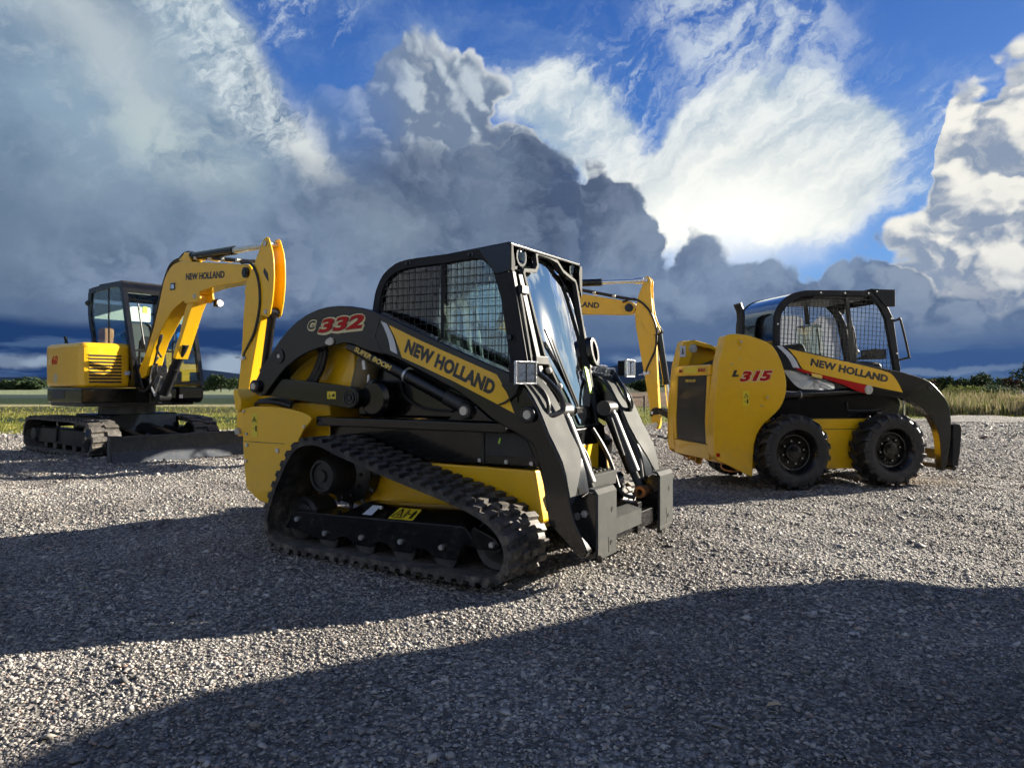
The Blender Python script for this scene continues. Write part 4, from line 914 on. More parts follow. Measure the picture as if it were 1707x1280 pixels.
    w = MB(); rr = random.Random(4)
    for z in (1.61, 1.50, 1.38, 1.31):
        x = .18
        while x < .58:
            l = rr.uniform(.012, .03); w.box(x, x + l, .392, .3935, z, z + .022 + rr.uniform(-.006, .006)); x += l + rr.uniform(.006, .02)
    w.build('film_print', M['dark_grey'], root, smooth=False)
    b_ = MB(); rr = random.Random(2)
    for x, z, r_ in ((.02, 1.33, .04), (.08, 1.29, .035), (.20, 1.24, .035), (.27, 1.22, .045), (.33, 1.20, .03)): b_.ball((x, -.40, z), r_, 7, 5, (1.2, .3, .8))
    b_.build('plastic_cover', M['blue_plastic'], root, ang=10)
    cp = MB()
    for i, x in enumerate((-.02, .06, .14, .22, .30, .38)): cp.tube([(x, -.36 + .03 * (i % 2), 1.0), (x + .01, -.36, 1.20), (x - .02, -.37, 1.36 + .03 * (i % 3))], .009)
    cp.build('control_lever', M['zinc'], root)
    MB().tube([(-.18, .1, 1.3), (-.17, .1, 1.62), (-.22, .12, 1.78)], .014).tube([(.42, .1, .95), (.45, .1, 1.25), (.42, .1, 1.35)], .02).build('grab_bar', M['zinc'], root)
    MB().box(-.30, -.18, -.2, .2, 1.30, 1.55).build('headrest', M['seat_fabric'], root, bevel=.03)
build_track_loader()
# ---------------------------------------------------------------- skid steer loader (right)
def make_wheel(parent, x, y, z, sgn, r=.395, name='wheel'):
    """rim is the part, tyre its sub-part; outer side faces sgn*Y"""
    d = (0, sgn, 0); c = (x, y, z)      # y = centre plane of the tyre
    rim = MB(); rim.lathe(c, d, [(-.11, .225), (-.10, .215), (.02, .205), (.05, .185), (.045, .17), (.02, .165), (.02, .09), (.045, .085), (.05, .06), (.06, .055), (.065, .0)], 44)
    rim.lathe(c, d, [(.02, .165), (.06, .19), (.10, .205), (.125, .225), (.125, .238), (.11, .232), (.06, .205), (.0, .19)], 44)
    for k in range(8):
        t = R(45 * k + 12); a = Vector((x + .118 * math.cos(t), y + sgn * .02, z + .118 * math.sin(t)))
        rim.cyl(a, a + Vector((0, sgn * .022, 0)), .012, .011, 6)
    rm = rim.build(name, M['black_paint'], parent, ang=30)
    nt_ = MB()
    for k in range(8):
        t = R(45 * k + 12); a = Vector((x + .118 * math.cos(t), y + sgn * .0425, z + .118 * math.sin(t))); nt_.lathe(a, d, [(0, .0085), (.004, .0085), (.004, .0055), (0, .0055)], 10)
    nt_.build('lug_nut_ring', M['zinc'], rm)
    ty = MB(); ty.lathe(c, d, [(-.115, .225), (-.13, .25), (-.138, .30), (-.132, .335), (-.115, .355), (.0, .362), (.115, .355), (.132, .335), (.138, .30), (.13, .25), (.118, .230), (.10, .225)], 56, closed=True)
    N = 19
    for k in range(N):
        for side in (-1, 1):
            t0 = 2 * math.pi * (k + (.5 if side > 0 else 0)) / N
            # bar lug: from centre to shoulder, swept backwards
            sec = ((.010, 0., .046, .392, .358), (.055, .10, .050, .391, .356), (.100, .16, .056, .386, .350), (.128, .18, .058, .372, .330), (.142, .185, .050, .335, .300))
            vs = []
            for w, sw, hl, ro_, ri_ in sec:
                for rr in (ri_, ro_):
                    for e in (-1, 1):
                        t = t0 + (sw * 1.0) * -1 + e * hl * (1.2 if rr == ri_ else .85)
                        vs.append((x + rr * math.cos(t), y + side * w, z + rr * math.sin(t)))
            fs = [(0, 1, 3, 2), (16, 18, 19, 17)]
            for i in range(4):
                a = 4 * i; b = a + 4; fs += [(a, b, b + 1, a + 1), (a + 1, b + 1, b + 3, a + 3), (a + 3, b + 3, b + 2, a + 2), (a + 2, b + 2, b, a)]
            ty.add(vs, fs)
    ty.build('tyre', M['tyre_rubber'], rm, ang=28)
    return rm

def build_skid_steer():
    root = thing('skid_steer_loader', 'yellow and black wheeled skid steer loader with an open meshed cab, at the right', 'skid steer', (3.34, 8.14, 0), R(10.5))
    Y, K = M['yellow_paint'], M['black_paint']
    # chassis between the wheels
    MB().prism([(-1.02, .20), (.78, .17), (.82, .26), (.82, .60), (.80, .715), (-1.0, .715)], -.45, .45).build('chassis', Y, root, bevel=.01)
    MB().box(-.35, .50, -.4515, -.45, .600, .606).build('chassis_seam', M['satin_black'], root, smooth=False)
    ub = MB().prism([(-.95, .718), (.80, .718), (.84, .86), (.80, .96), (.60, 1.0), (-.60, 1.02), (-.95, 1.02)], -.44, .44).build('upper_body', K, root, bevel=.01)
    MB().tube([(.18, -.446, .90), (.185, -.446, .83), (.22, -.446, .80), (.50, -.446, .80), (.62, -.446, .82)], .010).build('side_handle', M['satin_black'], ub)
    # the two rear towers carrying the arms
    tw = [(-1.30, 1.580), (-1.24, 1.596), (-1.155, 1.598), (-1.06, 1.585), (-.952, 1.556), (-.86, 1.525), (-.779, 1.480), (-.72, 1.40), (-.676, 1.309), (-.643, 1.21), (-.624, 1.120), (-.622, 1.06), (-.630, .992), (-.645, .935), (-.666, .888), (-.70, .835), (-.748, .785), (-.81, .733), (-.871, .683), (-.91, .64), (-.942, .590), (-.968, .53), (-.983, .469), (-.995, .38), (-.998, .300), (-1.003, .150), (-1.018, .137), (-1.255, .250), (-1.40, .315), (-1.425, .40), (-1.43, .60), (-1.42, .90), (-1.375, 1.30)]
    for sgn in (-1, 1):
        ya, yb = sorted((sgn * .60, sgn * .58)); y2, y3 = sorted((sgn * .58, sgn * .44))
        t_ = MB(); t_.prism(tw, ya, yb)
        t_.prism([(-1.30, 1.572), (-1.24, 1.588), (-1.16, 1.588), (-1.16, 1.50), (-1.30, 1.1), (-1.34, .90), (-1.34, .34), (-1.39, .322), (-1.418, .40), (-1.423, .60), (-1.413, .90), (-1.368, 1.30)], y2, y3)
        t_.prism([(-1.16, 1.588), (-.952, 1.545), (-.80, 1.478), (-.82, 1.44), (-.96, 1.50), (-1.16, 1.54)], y2, y3)
        tower = t_.build('rear_tower', Y, root, bevel=.02, seg=3)
        sn = sgn
        bs = MB()
        for x, z, r_ in ((-1.139, 1.516, .036), (-.850, .951, .036)): bs.lathe((x, sn * .60, z), (0, sn, 0), [(0, r_), (.010, r_ * .95), (.010, r_ * .55), (.018, r_ * .5), (.018, 0)], 24)
        bs.build('pivot_boss', Y if sn < 0 else M['zinc'], tower)
        if sgn < 0:
            b_ = MB()
            for x, z, r_ in ((-1.145, 1.455, .008), (-1.14, 1.35, .006), (-1.235, 1.29, .010), (-.905, .862, .010), (-1.139, 1.516, .014), (-.848, .951, .014)): b_.bolt((x, -.6015, z), (0, -1, 0), r_, .006 if r_ < .012 else .022)
            b_.build('bolt', M['zinc'], tower)
            yd = -.6015
            for lay, (off, mat_, dp, dx) in enumerate(((.10, 'decal_cream', .0004, -.003), (.02, 'decal_red', .0012, 0))):
                text('model_number', '315', tower, M[mat_], (-1.150 + dx, yd - .0008 * lay, 1.118), (1, 0, .03), (-.03, 0, 1), .092, .372 + (.012 if lay == 0 else 0), bold=.055 + off, shear=.30, depth=dp)
            text('model_letter', 'L', tower, M['decal_black'], (-1.235, yd, 1.165), (1, 0, .03), (-.03, 0, 1), .056, .078, bold=.12, shear=.30)
            MB().box(-1.112, -1.042, -.602, -.600, .862, 1.015).build('warning_label', M['label_yellow'], tower, smooth=False)
            w = MB(); warn_triangle(w, -1.106, .945, -.6035, .056); w.box(-1.10, -1.075, -.6035, -.6025, .905, .910).prism([(-1.068, .885), (-1.055, .885), (-1.052, .925), (-1.061, .935), (-1.07, .925)], -.6035, -.6025); w.build('warning_mark', M['decal_black'], tower, smooth=False)
            MB().box(-1.372, -1.335, -.6016, -.600, .325, .365).map(lambda x, y, z: (x - .03, y, z + .02)).build('red_label', M['decal_red'], tower, smooth=False)
        else:
            MB().box(-1.34, -1.27, .4385, .4395, 1.40, 1.53).build('info_label', M['label_white'], tower, smooth=False)
            MB().prism([(-1.315, 1.43), (-1.295, 1.43), (-1.300, 1.50), (-1.312, 1.50)], .4365, .438).build('label_mark', M['decal_black'], tower, smooth=False)
            MB().lathe((-1.18, .44, 1.50), (0, -1, 0), [(0, .05), (.012, .048), (.012, .03), (.02, .028), (.02, 0)], 24).build('pivot_boss', M['zinc'], tower)
    # rear door with grille
    rx = lambda z: -1.395 - .03 * max(0., 1 - abs(z - .7) / .6)
    rd = MB()
    zs = [.33, .45, .60, .80, 1.0, 1.13, 1.27]; ys = [-.44, -.38, .38, .44]
    def sheet(za, zb, ya, yb, out=0., th=.03, bot=.0):
        z_ = [za + (zb - za) * i / 8 for i in range(9)]; vs = []
        for k, o_ in enumerate((0., th)):
            for z in z_: vs += [(rx(z) + o_ - out, ya, z), (rx(z) + o_ - out, yb, z)]
        fs = [(2 * i, 2 * i + 1, 2 * i + 3, 2 * i + 2) for i in range(8)] + [(18 + 2 * i, 18 + 2 * i + 2, 18 + 2 * i + 3, 18 + 2 * i + 1) for i in range(8)]
        fs += [(2 * i, 2 * i + 2, 20 + 2 * i, 18 + 2 * i) for i in range(8)] + [(2 * i + 1, 19 + 2 * i, 21 + 2 * i, 2 * i + 3) for i in range(8)] + [(0, 18, 19, 1), (16, 17, 35, 34)]
        return vs, fs
    rd.add(*sheet(.30, .455, -.44, .44)); rd.add(*sheet(1.175, 1.29, -.44, .44))
    rd.add(*sheet(.456, 1.174, -.44, -.375)); rd.add(*sheet(.456, 1.174, .375, .44))
    door = rd.build('rear_door', Y, root, bevel=.012)
    g = MB(); g.add(*sheet(.46, 1.17, -.372, .372, out=-.012, th=.01)); grille = g.build('grille_panel', M['grille_grey'], door, bevel=.003)
    sl = MB()
    for i in range(25):
        z = .487 + i * .0235
        for j in range(18):
            y = -.31 + j * .036; sl.add([(rx(z) + .0105, y, z), (rx(z) + .0105, y + .030, z), (rx(z + .015) + .0105, y + .030, z + .015), (rx(z + .015) + .0105, y, z + .015)], [(0, 1, 2, 3)])
    sl.build('grille_slot', M['decal_black'], grille, smooth=False)
    text('brand_lettering', 'NEW HOLLAND', grille, M['decal_yellow'], (rx(1.12) + .0095, .165, 1.108), (0, -1, 0), (0, 0, 1), .030, .26, bold=.03)
    ln = MB()
    for y in (.30, .25, -.20, -.26, -.32): ln.lathe((rx(1.235) - .001, y, 1.235), (-1, 0, 0), [(0, .021), (.008, .019), (.010, 0)], 16)
    ln.build('tail_lamp', M['red_lens'], door)
    MB().add(*sheet(1.20, 1.27, -.15, .19, out=.003, th=.002)).build('rear_label', M['label_yellow'], door, smooth=False)
    MB().prism([(-1.36, 1.29), (-1.10, 1.31), (-.75, 1.44), (-.75, 1.30), (-1.0, 1.1), (-1.36, 1.1)], -.43, .43).build('engine_hood', M['dark_grey'], root, bevel=.015)
    MB().tube([(-1.38, -.10, .31), (-1.40, -.10, .245), (-1.40, -.22, .235), (-1.38, -.24, .31)], .008).tube([(-1.36, .20, .31), (-1.39, .20, .255), (-1.39, .08, .25), (-1.36, .06, .31)], .008).tube([(-1.20, -.35, .30), (-1.22, -.35, .20), (-1.10, -.40, .17), (-1.0, -.42, .20)], .010).build('tie_down_loop', M['bronze'], root)
    MB().cyl((-.76, .1, 1.30), (-.76, .1, 1.86), .045).tube([(-.76, .1, 1.84), (-.765, .1, 1.90), (-.79, .1, 1.96), (-.80, .1, 1.99)], .046, n=14).build('exhaust_stack', M['satin_black'], root)
    # lift arms
    arm_ = [(-.78, 1.40), (-.76, 1.489), (-.648, 1.490), (-.585, 1.463), (-.40, 1.428), (-.208, 1.389), (.086, 1.333), (.36, 1.288), (.629, 1.239), (.75, 1.217), (.85, 1.191), (.97, 1.160), (1.074, 1.122), (1.135, 1.083), (1.187, 1.033), (1.235, .985), (1.277, .94), (1.312, .888), (1.333, .825), (1.346, .759), (1.356, .70), (1.357, .649), (1.357, .530), (1.345, .42), (1.323, .292), (1.289, .150), (1.24, .146), (1.232, .245), (1.221, .443), (1.203, .53), (1.176, .612), (1.132, .69), (1.074, .761), (1.02, .81), (.962, .850), (.885, .885), (.806, .910), (.773, .935), (.60, .955), (.41, .972), (.30, .995), (.20, 1.03), (.06, 1.085), (-.16, 1.150), (-.339, 1.200), (-.47, 1.225), (-.60, 1.23), (-.72, 1.25)]
    for sgn in (-1, 1):
        ya, yb = sorted((sgn * .570, sgn * .47)); a = MB().prism(arm_, ya, yb); arm = a.build('lift_arm', K, root, bevel=.010)
        q = MB(); q.lathe((.345, sgn * .57, 1.026), (0, sgn, 0), [(0, .05), (.010, .048), (.010, .036), (.016, .034), (.016, .020), (.008, .018), (.008, 0)], 28); q.build('pin_cap', M['zinc'], arm)
        q = MB(); q.lathe((1.095, sgn * .57, 1.050), (0, sgn, 0), [(0, .034), (.006, .032), (.006, .014), (.012, .012), (.012, 0)], 20); q.build('pivot_pin', M['satin_black'], arm)
        bc = MB().cyl((-.66, sgn * .50, .965), (.30, sgn * .50, 1.01), .040, n=20); bcy = bc.build('boom_cylinder', K, root)
        MB().cyl((-.42, sgn * .50, .976), (-.41, sgn * .50, .9765), .044, n=20).build('cylinder_clamp', M['zinc'], bcy)
        if sgn < 0:
            yd = -.5705
            pan = sm2([(-.585, 1.452), (-.339, 1.402), (.0, 1.336), (.35, 1.268), (.560, 1.218), (.625, 1.190), (.68, 1.130), (.724, 1.060), (.756, .996)], 2) + [(.50, 1.042), (.10, 1.122), (-.20, 1.184), (-.339, 1.216), (-.425, 1.243), (-.50, 1.36)]
            MB().prism(pan, yd - .002, -.569).build('yellow_panel', Y, arm, smooth=False)
            MB().band(sm2([(-.715, 1.480), (-.60, 1.37), (-.53, 1.255)], 5), sm2([(-.660, 1.482), (-.53, 1.37), (-.455, 1.248)], 5), yd - .002, -.569).build('white_stripe', M['decal_white'], arm, smooth=False)
            MB().prism([(-.52, 1.262), (-.425, 1.240), (-.339, 1.213), (-.20, 1.181), (.10, 1.119), (.40, 1.060), (.32, .985), (.20, 1.015), (.06, 1.075), (-.16, 1.140), (-.339, 1.192), (-.45, 1.215)], yd - .0025, -.569).build('red_stripe', M['decal_red'], arm, smooth=False)
            MB().box(-.32, -.20, yd - .004, yd - .0025, 1.165, 1.20).map(lambda x, y, z: (x, y, z - (x + .32) * .2)).build('yellow_tag', M['decal_yellow'], arm, smooth=False)
            text('brand_lettering', 'NEW HOLLAND', arm, M['decal_black'], (-.337, yd - .003, 1.284), (.92, 0, -.181), (.181, 0, .92), .070, .925, bold=.07, space=1.02)
            wr = MB(); rr = random.Random(3); ctr = (-.28, 1.12); ring = [(-.62, 1.265), (-.50, 1.245), (-.36, 1.19), (-.14, 1.13), (-.03, 1.09), (-.02, 1.03), (-.12, 1.015), (-.26, 1.03), (-.40, 1.035), (-.50, 1.10)]
            ring = sm2(ring, 4, True); nr = len(ring); vs = []
            for k in range(5):
                f = k / 4
                for x, z in ring:
                    b_ = .010 + .035 * (1 - f) + rr.uniform(-.008, .008); vs.append((ctr[0] + (x - ctr[0]) * f if k else ctr[0], -.505 - b_, ctr[1] + (z - ctr[1]) * f if k else ctr[1]))
            fs = [(k * nr + i, k * nr + (i + 1) % nr, (k + 1) * nr + (i + 1) % nr, (k + 1) * nr + i) for k in range(4) for i in range(nr)]
            wr.add(vs, fs); wr.build('plastic_wrapping', M['film'], arm, ang=8)
            MB().tube([(-.66, -.50, 1.02), (-.5, -.52, 1.00), (-.2, -.52, 1.005), (-.12, -.52, 1.01)], .008).build('hose', M['cream_pin'], arm)
        # coupler
        ya, yb = sorted((sgn * .585, sgn * .36)); cpl = MB().prism([(1.365, .645), (1.40, .655), (1.455, .648), (1.472, .60), (1.468, .487), (1.452, .33), (1.425, .195), (1.355, .20), (1.362, .40)], ya, yb)
        cpl.build('coupler_plate', M['dark_grey'], root, bevel=.008)
    MB().cyl((1.40, -.56, .17), (1.40, .56, .17), .025).box(1.38, 1.41, -.36, .36, .25, .36).build('coupler_bar', M['dark_grey'], root)
    MB().bar((.86, -.46, .90), (.86, -.46, .74), .02, .02).build('cylinder_rod', M['chrome'], root)
    # cab
    o_ = sm2([(-.650, 1.42), (-.655, 1.60), (-.650, 1.778), (-.630, 1.865), (-.585, 1.935), (-.52, 2.00), (-.430, 2.050), (-.33, 2.078), (-.22, 2.088), (.1, 2.094), (.50, 2.100)], 3)
    i_ = sm2([(-.585, 1.42), (-.590, 1.60), (-.580, 1.778), (-.556, 1.850), (-.505, 1.912), (-.45, 1.962), (-.37, 2.002), (-.28, 2.022), (-.19, 2.030), (.15, 2.034), (.475, 2.038)], 3)
    cb = MB()
    for sgn in (-1, 1):
        ya, yb = sorted((sgn * .425, sgn * .38)); cb.band(o_, i_, ya, yb)
        cb.prism([(.475, 2.038), (.50, 2.10), (.56, 2.10), (.70, 1.92), (.765, 1.80), (.850, 1.25), (.85, 1.12), (.78, 1.12), (.775, 1.25), (.665, 1.80), (.60, 1.92)], ya, yb)
        cb.prism([(-.65, 1.42), (-.585, 1.42), (-.585, 1.10), (-.65, 1.10)], ya, yb)
    rf = sm2([(-.33, 2.074), (-.22, 2.083), (.1, 2.090), (.52, 2.096)], 3); cb.band(rf, [(x, z - .02) for x, z in rf], -.38, .38)
    cb.box(-.645, -.625, -.38, .38, 1.30, 1.36)
    frame = cb.build('cab_frame', M['dark_grey'], root, bevel=.008)
    v = MB()
    for sgn in (-1, 1):
        ya, yb = sorted((sgn * .437, sgn * .424)); v.prism([(.49, 2.112), (.775, 2.116), (.775, 1.930), (.665, 1.925), (.60, 1.99)], ya, yb)
    v.prism([(.49, 2.112), (.775, 2.116), (.775, 2.095), (.49, 2.10)], -.424, .424).prism([(.755, 2.094), (.775, 2.094), (.775, 1.99), (.755, 1.99)], -.424, .424); v.build('roof_visor', M['dark_grey'], root, bevel=.005)
    bl = MB()
    for x, z in ((-.118, 2.062), (.17, 2.066), (.455, 2.070), (.545, 2.09), (-.62, 1.72), (.735, 1.80), (.80, 1.42)): bl.bolt((x, -.4255 if x != .545 else -.4375, z), (0, -1, 0), .011, .008)
    bl.build('bolt', M['zinc'], frame)
    MB().tube([(.765, -.42, 1.776), (.82, -.43, 1.790), (.848, -.43, 1.775), (.945, -.43, 1.41), (.935, -.43, 1.375), (.835, -.42, 1.352)], .013, n=10).build('grab_handle', M['satin_black'], frame)

    win = [(-.588, 1.40), (-.590, 1.60), (-.578, 1.778), (-.556, 1.850), (-.505, 1.912), (-.45, 1.960), (-.37, 2.000), (-.28, 2.022), (-.19, 2.030), (.475, 2.036), (.60, 1.92), (.665, 1.80), (.775, 1.25), (.775, 1.12), (.2, 1.20), (-.58, 1.38)]
    for sgn in (-1, 1):
        mesh_screen(win, sgn * .405, .048, .004, R(3)).build('wire_mesh', M['satin_black'], frame, smooth=False)
    ds = MB()
    for sgn in (-1, 1):
        ya, yb = sorted((sgn * .40, sgn * .36)); ds.prism([(.20, 2.03), (.235, 2.03), (.36, 1.20), (.30, 1.20)], ya, yb)
    ds.build('inner_post', M['satin_black'], frame, bevel=.004)
    # curved rear glass, headliner
    gp = [(-.648, 1.30), (-.652, 1.60), (-.645, 1.778), (-.625, 1.862), (-.580, 1.932), (-.515, 1.995), (-.43, 2.043), (-.335, 2.07)]
    gp = sm2(gp, 3); MB().band(gp, [(x + .005, z - .004) for x, z in gp], -.379, .379).build('rear_glass', M['clear_wrap'], root)
    MB().box(-.18, .46, -.37, .37, 2.0, 2.06).build('headliner', M['satin_black'], root, bevel=.02)
    st = loader_seat(root, .02, .84)
    MB().prism([(.03, 1.10), (.13, 1.10), (.07, 1.74), (-.02, 1.76)], -.19, .22).build('seat_wrap', M['cab_glass'], st, bevel=.03, seg=3)
    MB().prism([(-.575, 1.36), (-.57, 1.80), (-.50, 1.88), (.12, 1.90), (.20, 1.86), (.28, 1.20)], .393, .396).build('film_sheet', M['paper'], root, smooth=False)
    MB().prism([(.34, 1.22), (.30, 1.80), (.42, 1.90), (.62, 1.88), (.70, 1.42), (.50, 1.36), (.42, 1.28)], .393, .396).build('film_sheet', M['paper'], root, smooth=False)
    MB().tube([(.24, -.30, 1.66), (.30, -.30, 1.72), (.36, -.30, 1.70), (.40, -.30, 1.40), (.34, -.30, 1.34), (.26, -.30, 1.32)], .012).build('restraint_bar', M['satin_black'], root)
    MB().tube([(.42, -.25, 1.1), (.40, -.25, 1.34), (.43, -.25, 1.42)], .02).ball((.43, -.25, 1.44), .035).tube([(.45, -.22, 1.36), (.60, -.2, 1.40), (.72, -.2, 1.48)], .012).box(.60, .72, -.36, -.10, 1.36, 1.47).build('control_lever', M['satin_black'], root)
    MB().prism([(.36, 1.15), (.74, 1.15), (.70, 1.32), (.45, 1.34)], -.33, .33).build('leg_pad', M['blade_steel'], root, bevel=.04, seg=3)
    for x, z in ((-.579, .386), (.540, .395)):
        for sgn in (-1, 1): make_wheel(root, x, sgn * .612, z, sgn)
build_skid_steer()

# ---------------------------------------------------------------- excavators
def build_excavator(loc, rz, label, boom=0., stick=0., full=True):
    root = thing('tracked_excavator', label, 'excavator', loc, rz, 'excavators')
    Y, K = M['yellow_paint'], M['black_paint']
    # undercarriage
    for sgn in (-1, 1):
        y0, y1 = sorted((sgn * .98, sgn * .58))
        path = [(-1.20, .034), (-1.36, .065), (-1.455, .15), (-1.485, .28), (-1.46, .40), (-1.38, .50), (-1.25, .545), (-.9, .555), (-.4, .550), (.2, .545), (.65, .525), (.85, .50), (.98, .43), (1.045, .32), (1.04, .19), (.96, .085), (.82, .038), (.4, .034), (-.4, .034)]
        rows = [(0., .48, 0., .66, .05), (.52, 1., .5, .66, -.05)]
        tr = track(root, path, y0, y1, .135, .030, M['track_rubber'], rows, thick=.035)
        f = MB(); f.prism([(-1.10, .16), (.75, .14), (.80, .30), (.70, .38), (-.98, .39), (-1.10, .30)], *sorted((sgn * .90, sgn * .62)))
        f.box(.40, .86, *sorted((sgn * .93, sgn * .64)), .25, .37).prism([(-.42, .40), (-.30, .40), (-.33, .20), (-.37, .18), (-.40, .20)], *sorted((sgn * .93, sgn * .90)))
        fr = f.build('track_frame', M['dark_grey'], root, bevel=.012)
        h = MB(); h.lathe((-1.18, sgn * .60, .285), (0, sgn, 0), [(0, 0), (0, .20), (.18, .20), (.22, .16), (.22, 0.)], 32); h.build('sprocket', K, fr)
        MB().lathe((-1.18, sgn * .82, .285), (0, sgn, 0), [(0, .10), (.12, .10), (.13, .085), (.13, 0)], 28).build('hub_plate', M['grey_paint'], fr)
        w = MB(); w.lathe((.78, sgn * .62, .285), (0, sgn, 0), [(0, 0), (0, .19), (.30, .19), (.30, .12), (.32, .05), (.32, 0)], 32); w.build('idler_wheel', K, fr)
        ro = MB()
        for x in (-.85, -.50, -.15, .20, .52): ro.lathe((x, sgn * .66, .115), (0, sgn, 0), [(0, 0), (0, .07), (.22, .07), (.22, 0)], 20)
        ro.cyl((-.36, sgn * .66, .47), (-.36, sgn * .90, .47), .04); ro.build('roller', M['satin_black'], fr)
    MB().prism([(-.60, .25), (.60, .25), (.45, .62), (-.45, .62)], -.60, .60).build('undercarriage', K, root, bevel=.02)
    MB().cyl((0, 0, .60), (0, 0, .78), .42, n=40).build('swing_ring', M['satin_black'], root)
    bl = MB(); prof = [(1.80, .0), (1.865, .0), (1.855, .06), (1.835, .12), (1.825, .20), (1.835, .28), (1.865, .355), (1.835, .365), (1.80, .30), (1.785, .20), (1.79, .10)]
    bl.prism(prof, -1.08, 1.02).prism([(1.78, .02), (1.88, -.01), (1.875, .12), (1.85, .20), (1.88, .37), (1.80, .37)], -1.10, -1.08).prism([(1.78, .02), (1.88, -.01), (1.875, .12), (1.85, .20), (1.88, .37), (1.80, .37)], 1.02, 1.04)
    blade = bl.build('dozer_blade', M['blade_steel'], root, bevel=.004)
    MB().prism([(1.866, -.02), (1.882, -.02), (1.868, .08), (1.852, .145), (1.838, .145)], -1.07, 1.01).build('cutting_edge', M['cut_steel'], blade)
    MB().bar((.50, -.38, .35), (1.80, -.42, .20), .10, .16).bar((.50, .38, .35), (1.80, .42, .20), .10, .16).bar((.55, 0, .42), (1.78, 0, .25), .13, .13).box(1.70, 1.80, -.5, .5, .10, .28).build('blade_arm', K, root, bevel=.01)
    # upper structure
    sk = MB(); pl = []
    def plan(x0, x1, ya, yb, rr): # plan outline with rounded rear corners
        pts = [(x1, ya), (x1, yb)]
        for t in range(0, 91, 15): pts.append((x0 + rr - rr * math.sin(R(t)), yb - rr + rr * math.cos(R(t))))
        for t in range(0, 91, 15): pts.append((x0 + rr - rr * math.cos(R(t)), ya + rr - rr * math.sin(R(t))))
        return pts
    def slab(pts, z0, z1, ins=0.):
        n = len(pts); cx = sum(p[0] for p in pts) / n; cy = sum(p[1] for p in pts) / n
        vs = [(x, y, z0) for x, y in pts] + [(x, y, z1) for x, y in pts]
        if ins: vs[n:] = [(x + (cx - x) * ins, y + (cy - y) * ins, z1) for x, y in pts]
        return vs, [tuple(range(n)), tuple(range(2 * n - 1, n - 1, -1))] + [(j, i, n + i, n + j) for i in range(n) for j in [(i + 1) % n]]
    pl = plan(-1.02, .50, -.90, .90, .34)
    skirt = MB().add(*slab(pl, .80, 1.022)).build('lower_skirt', K, root, bevel=.02)
    MB().add(*slab(plan(-.98, .48, -.86, .86, .34), .745, .80)).build('skirt_base', M['satin_black'], skirt)
    MB().box(-.55, -.10, -.904, -.899, .86, 1.00).build('side_reflector', M['blade_steel'], skirt, bevel=.002)
    hood_pl = plan(-1.0, .49, -.90, -.165, .30)
    hp_ = [(-1.0 + .30 - .30 * math.cos(R(t)), -.90 + .30 - .30 * math.sin(R(t))) for t in range(0, 91, 10)]
    hp_ = [(-1.0, .86)] + hp_ + [(.36, -.90), (.43, -.885), (.475, -.85), (.49, -.79), (.49, -.165), (-.78, -.165), (-.78, .86)]
    hd = MB().add(*slab(hp_, 1.03, 1.72)); 
    def crown(x, y, z): return (x, y, z)
    hood = hd.build('engine_hood', Y, root, bevel=.075, seg=5)
    lv = MB()
    for i in range(9):
        z = 1.105 + i * .05; lv.box(.488, .4925, -.79, -.315, z, z + .030)
    lv.build('louvre', M['decal_black'], hood, smooth=False)
    lb = MB()
    for i in range(9):
        z = 1.105 + i * .05; lb.box(.486, .500, -.79, -.315, z + .030, z + .040)
    lb.build('louvre_slat', Y, hood, smooth=False)
    MB().band([(.0, 0)] * 2, [(.0, 0)] * 2, 0, 0) if False else None
    MB().box(.489, .494, -.27, -.17, 1.23, 1.29).build('side_tag', M['label_white'], hood, smooth=False)
    text('model_number', '60', hood, M['decal_red'], (-.56, -.9015, 1.40), (1, 0, 0), (0, 0, 1), .13, .22, bold=.04, shear=.2)
    text('model_letter', 'E', hood, M['decal_cream'], (-.68, -.9015, 1.40), (1, 0, 0), (0, 0, 1), .13, .10, bold=.02, shear=.2)
    em = MB(); em.lathe((-.42, -.902, 1.18), (0, -1, 0), [(0, .085), (.003, .085), (.003, .070), (0, .070)], 6).prism([(-.47, 1.165), (-.42, 1.185), (-.36, 1.165), (-.40, 1.145)], -.905, -.902); em.build('emblem', M['decal_cream'], hood)
    MB().prism([(-.60, 1.71), (-.55, 1.71), (-.59, 1.80), (-.63, 1.86), (-.65, 1.85), (-.61, 1.78)], -.70, -.66).build('lifting_eye', M['satin_black'], hood)
    MB().prism([(-.15, 1.7235), (.30, 1.7235), (.30, 1.7245), (-.15, 1.7245)], -.75, -.45).build('top_panel', M['decal_cream'], hood, smooth=False)
    # cab: base, frame, glass
    MB().prism([(-.80, .80), (.62, .78), (.70, .84), (.70, 1.04), (-.80, 1.04)], .49, .93).prism([(.505, .84), (.68, .84), (.68, 1.03), (.505, 1.03)], -.10, .485).build('cab_base', K, root, bevel=.03)
    MB().box(.7005, .702, .50, .56, .86, .92).build('info_label', M['label_white'], root, smooth=False)
    so = sm2([(-.80, 1.05), (-.82, 1.80), (-.90, 2.05), (-.955, 2.30), (-.95, 2.58), (-.92, 2.65), (-.84, 2.70), (.10, 2.735), (.20, 2.71), (.28, 2.60), (.44, 2.0), (.56, 1.60), (.66, 1.22), (.68, 1.05)], 3)
    cx0, cz0 = -.14, 1.95
    si = [(x + (cx0 - x) * .085 / max(.3, abs(x - cx0)) * abs(x - cx0) / max(abs(x - cx0), .001) if False else x + (cx0 - x) * .13, z + (cz0 - z) * .105) for x, z in so]
    cb = MB()
    for ya, yb in ((-.205, -.155), (.885, .935)): cb.band(so, si, ya, yb, closed=True)
    cab = None
    k0 = 0
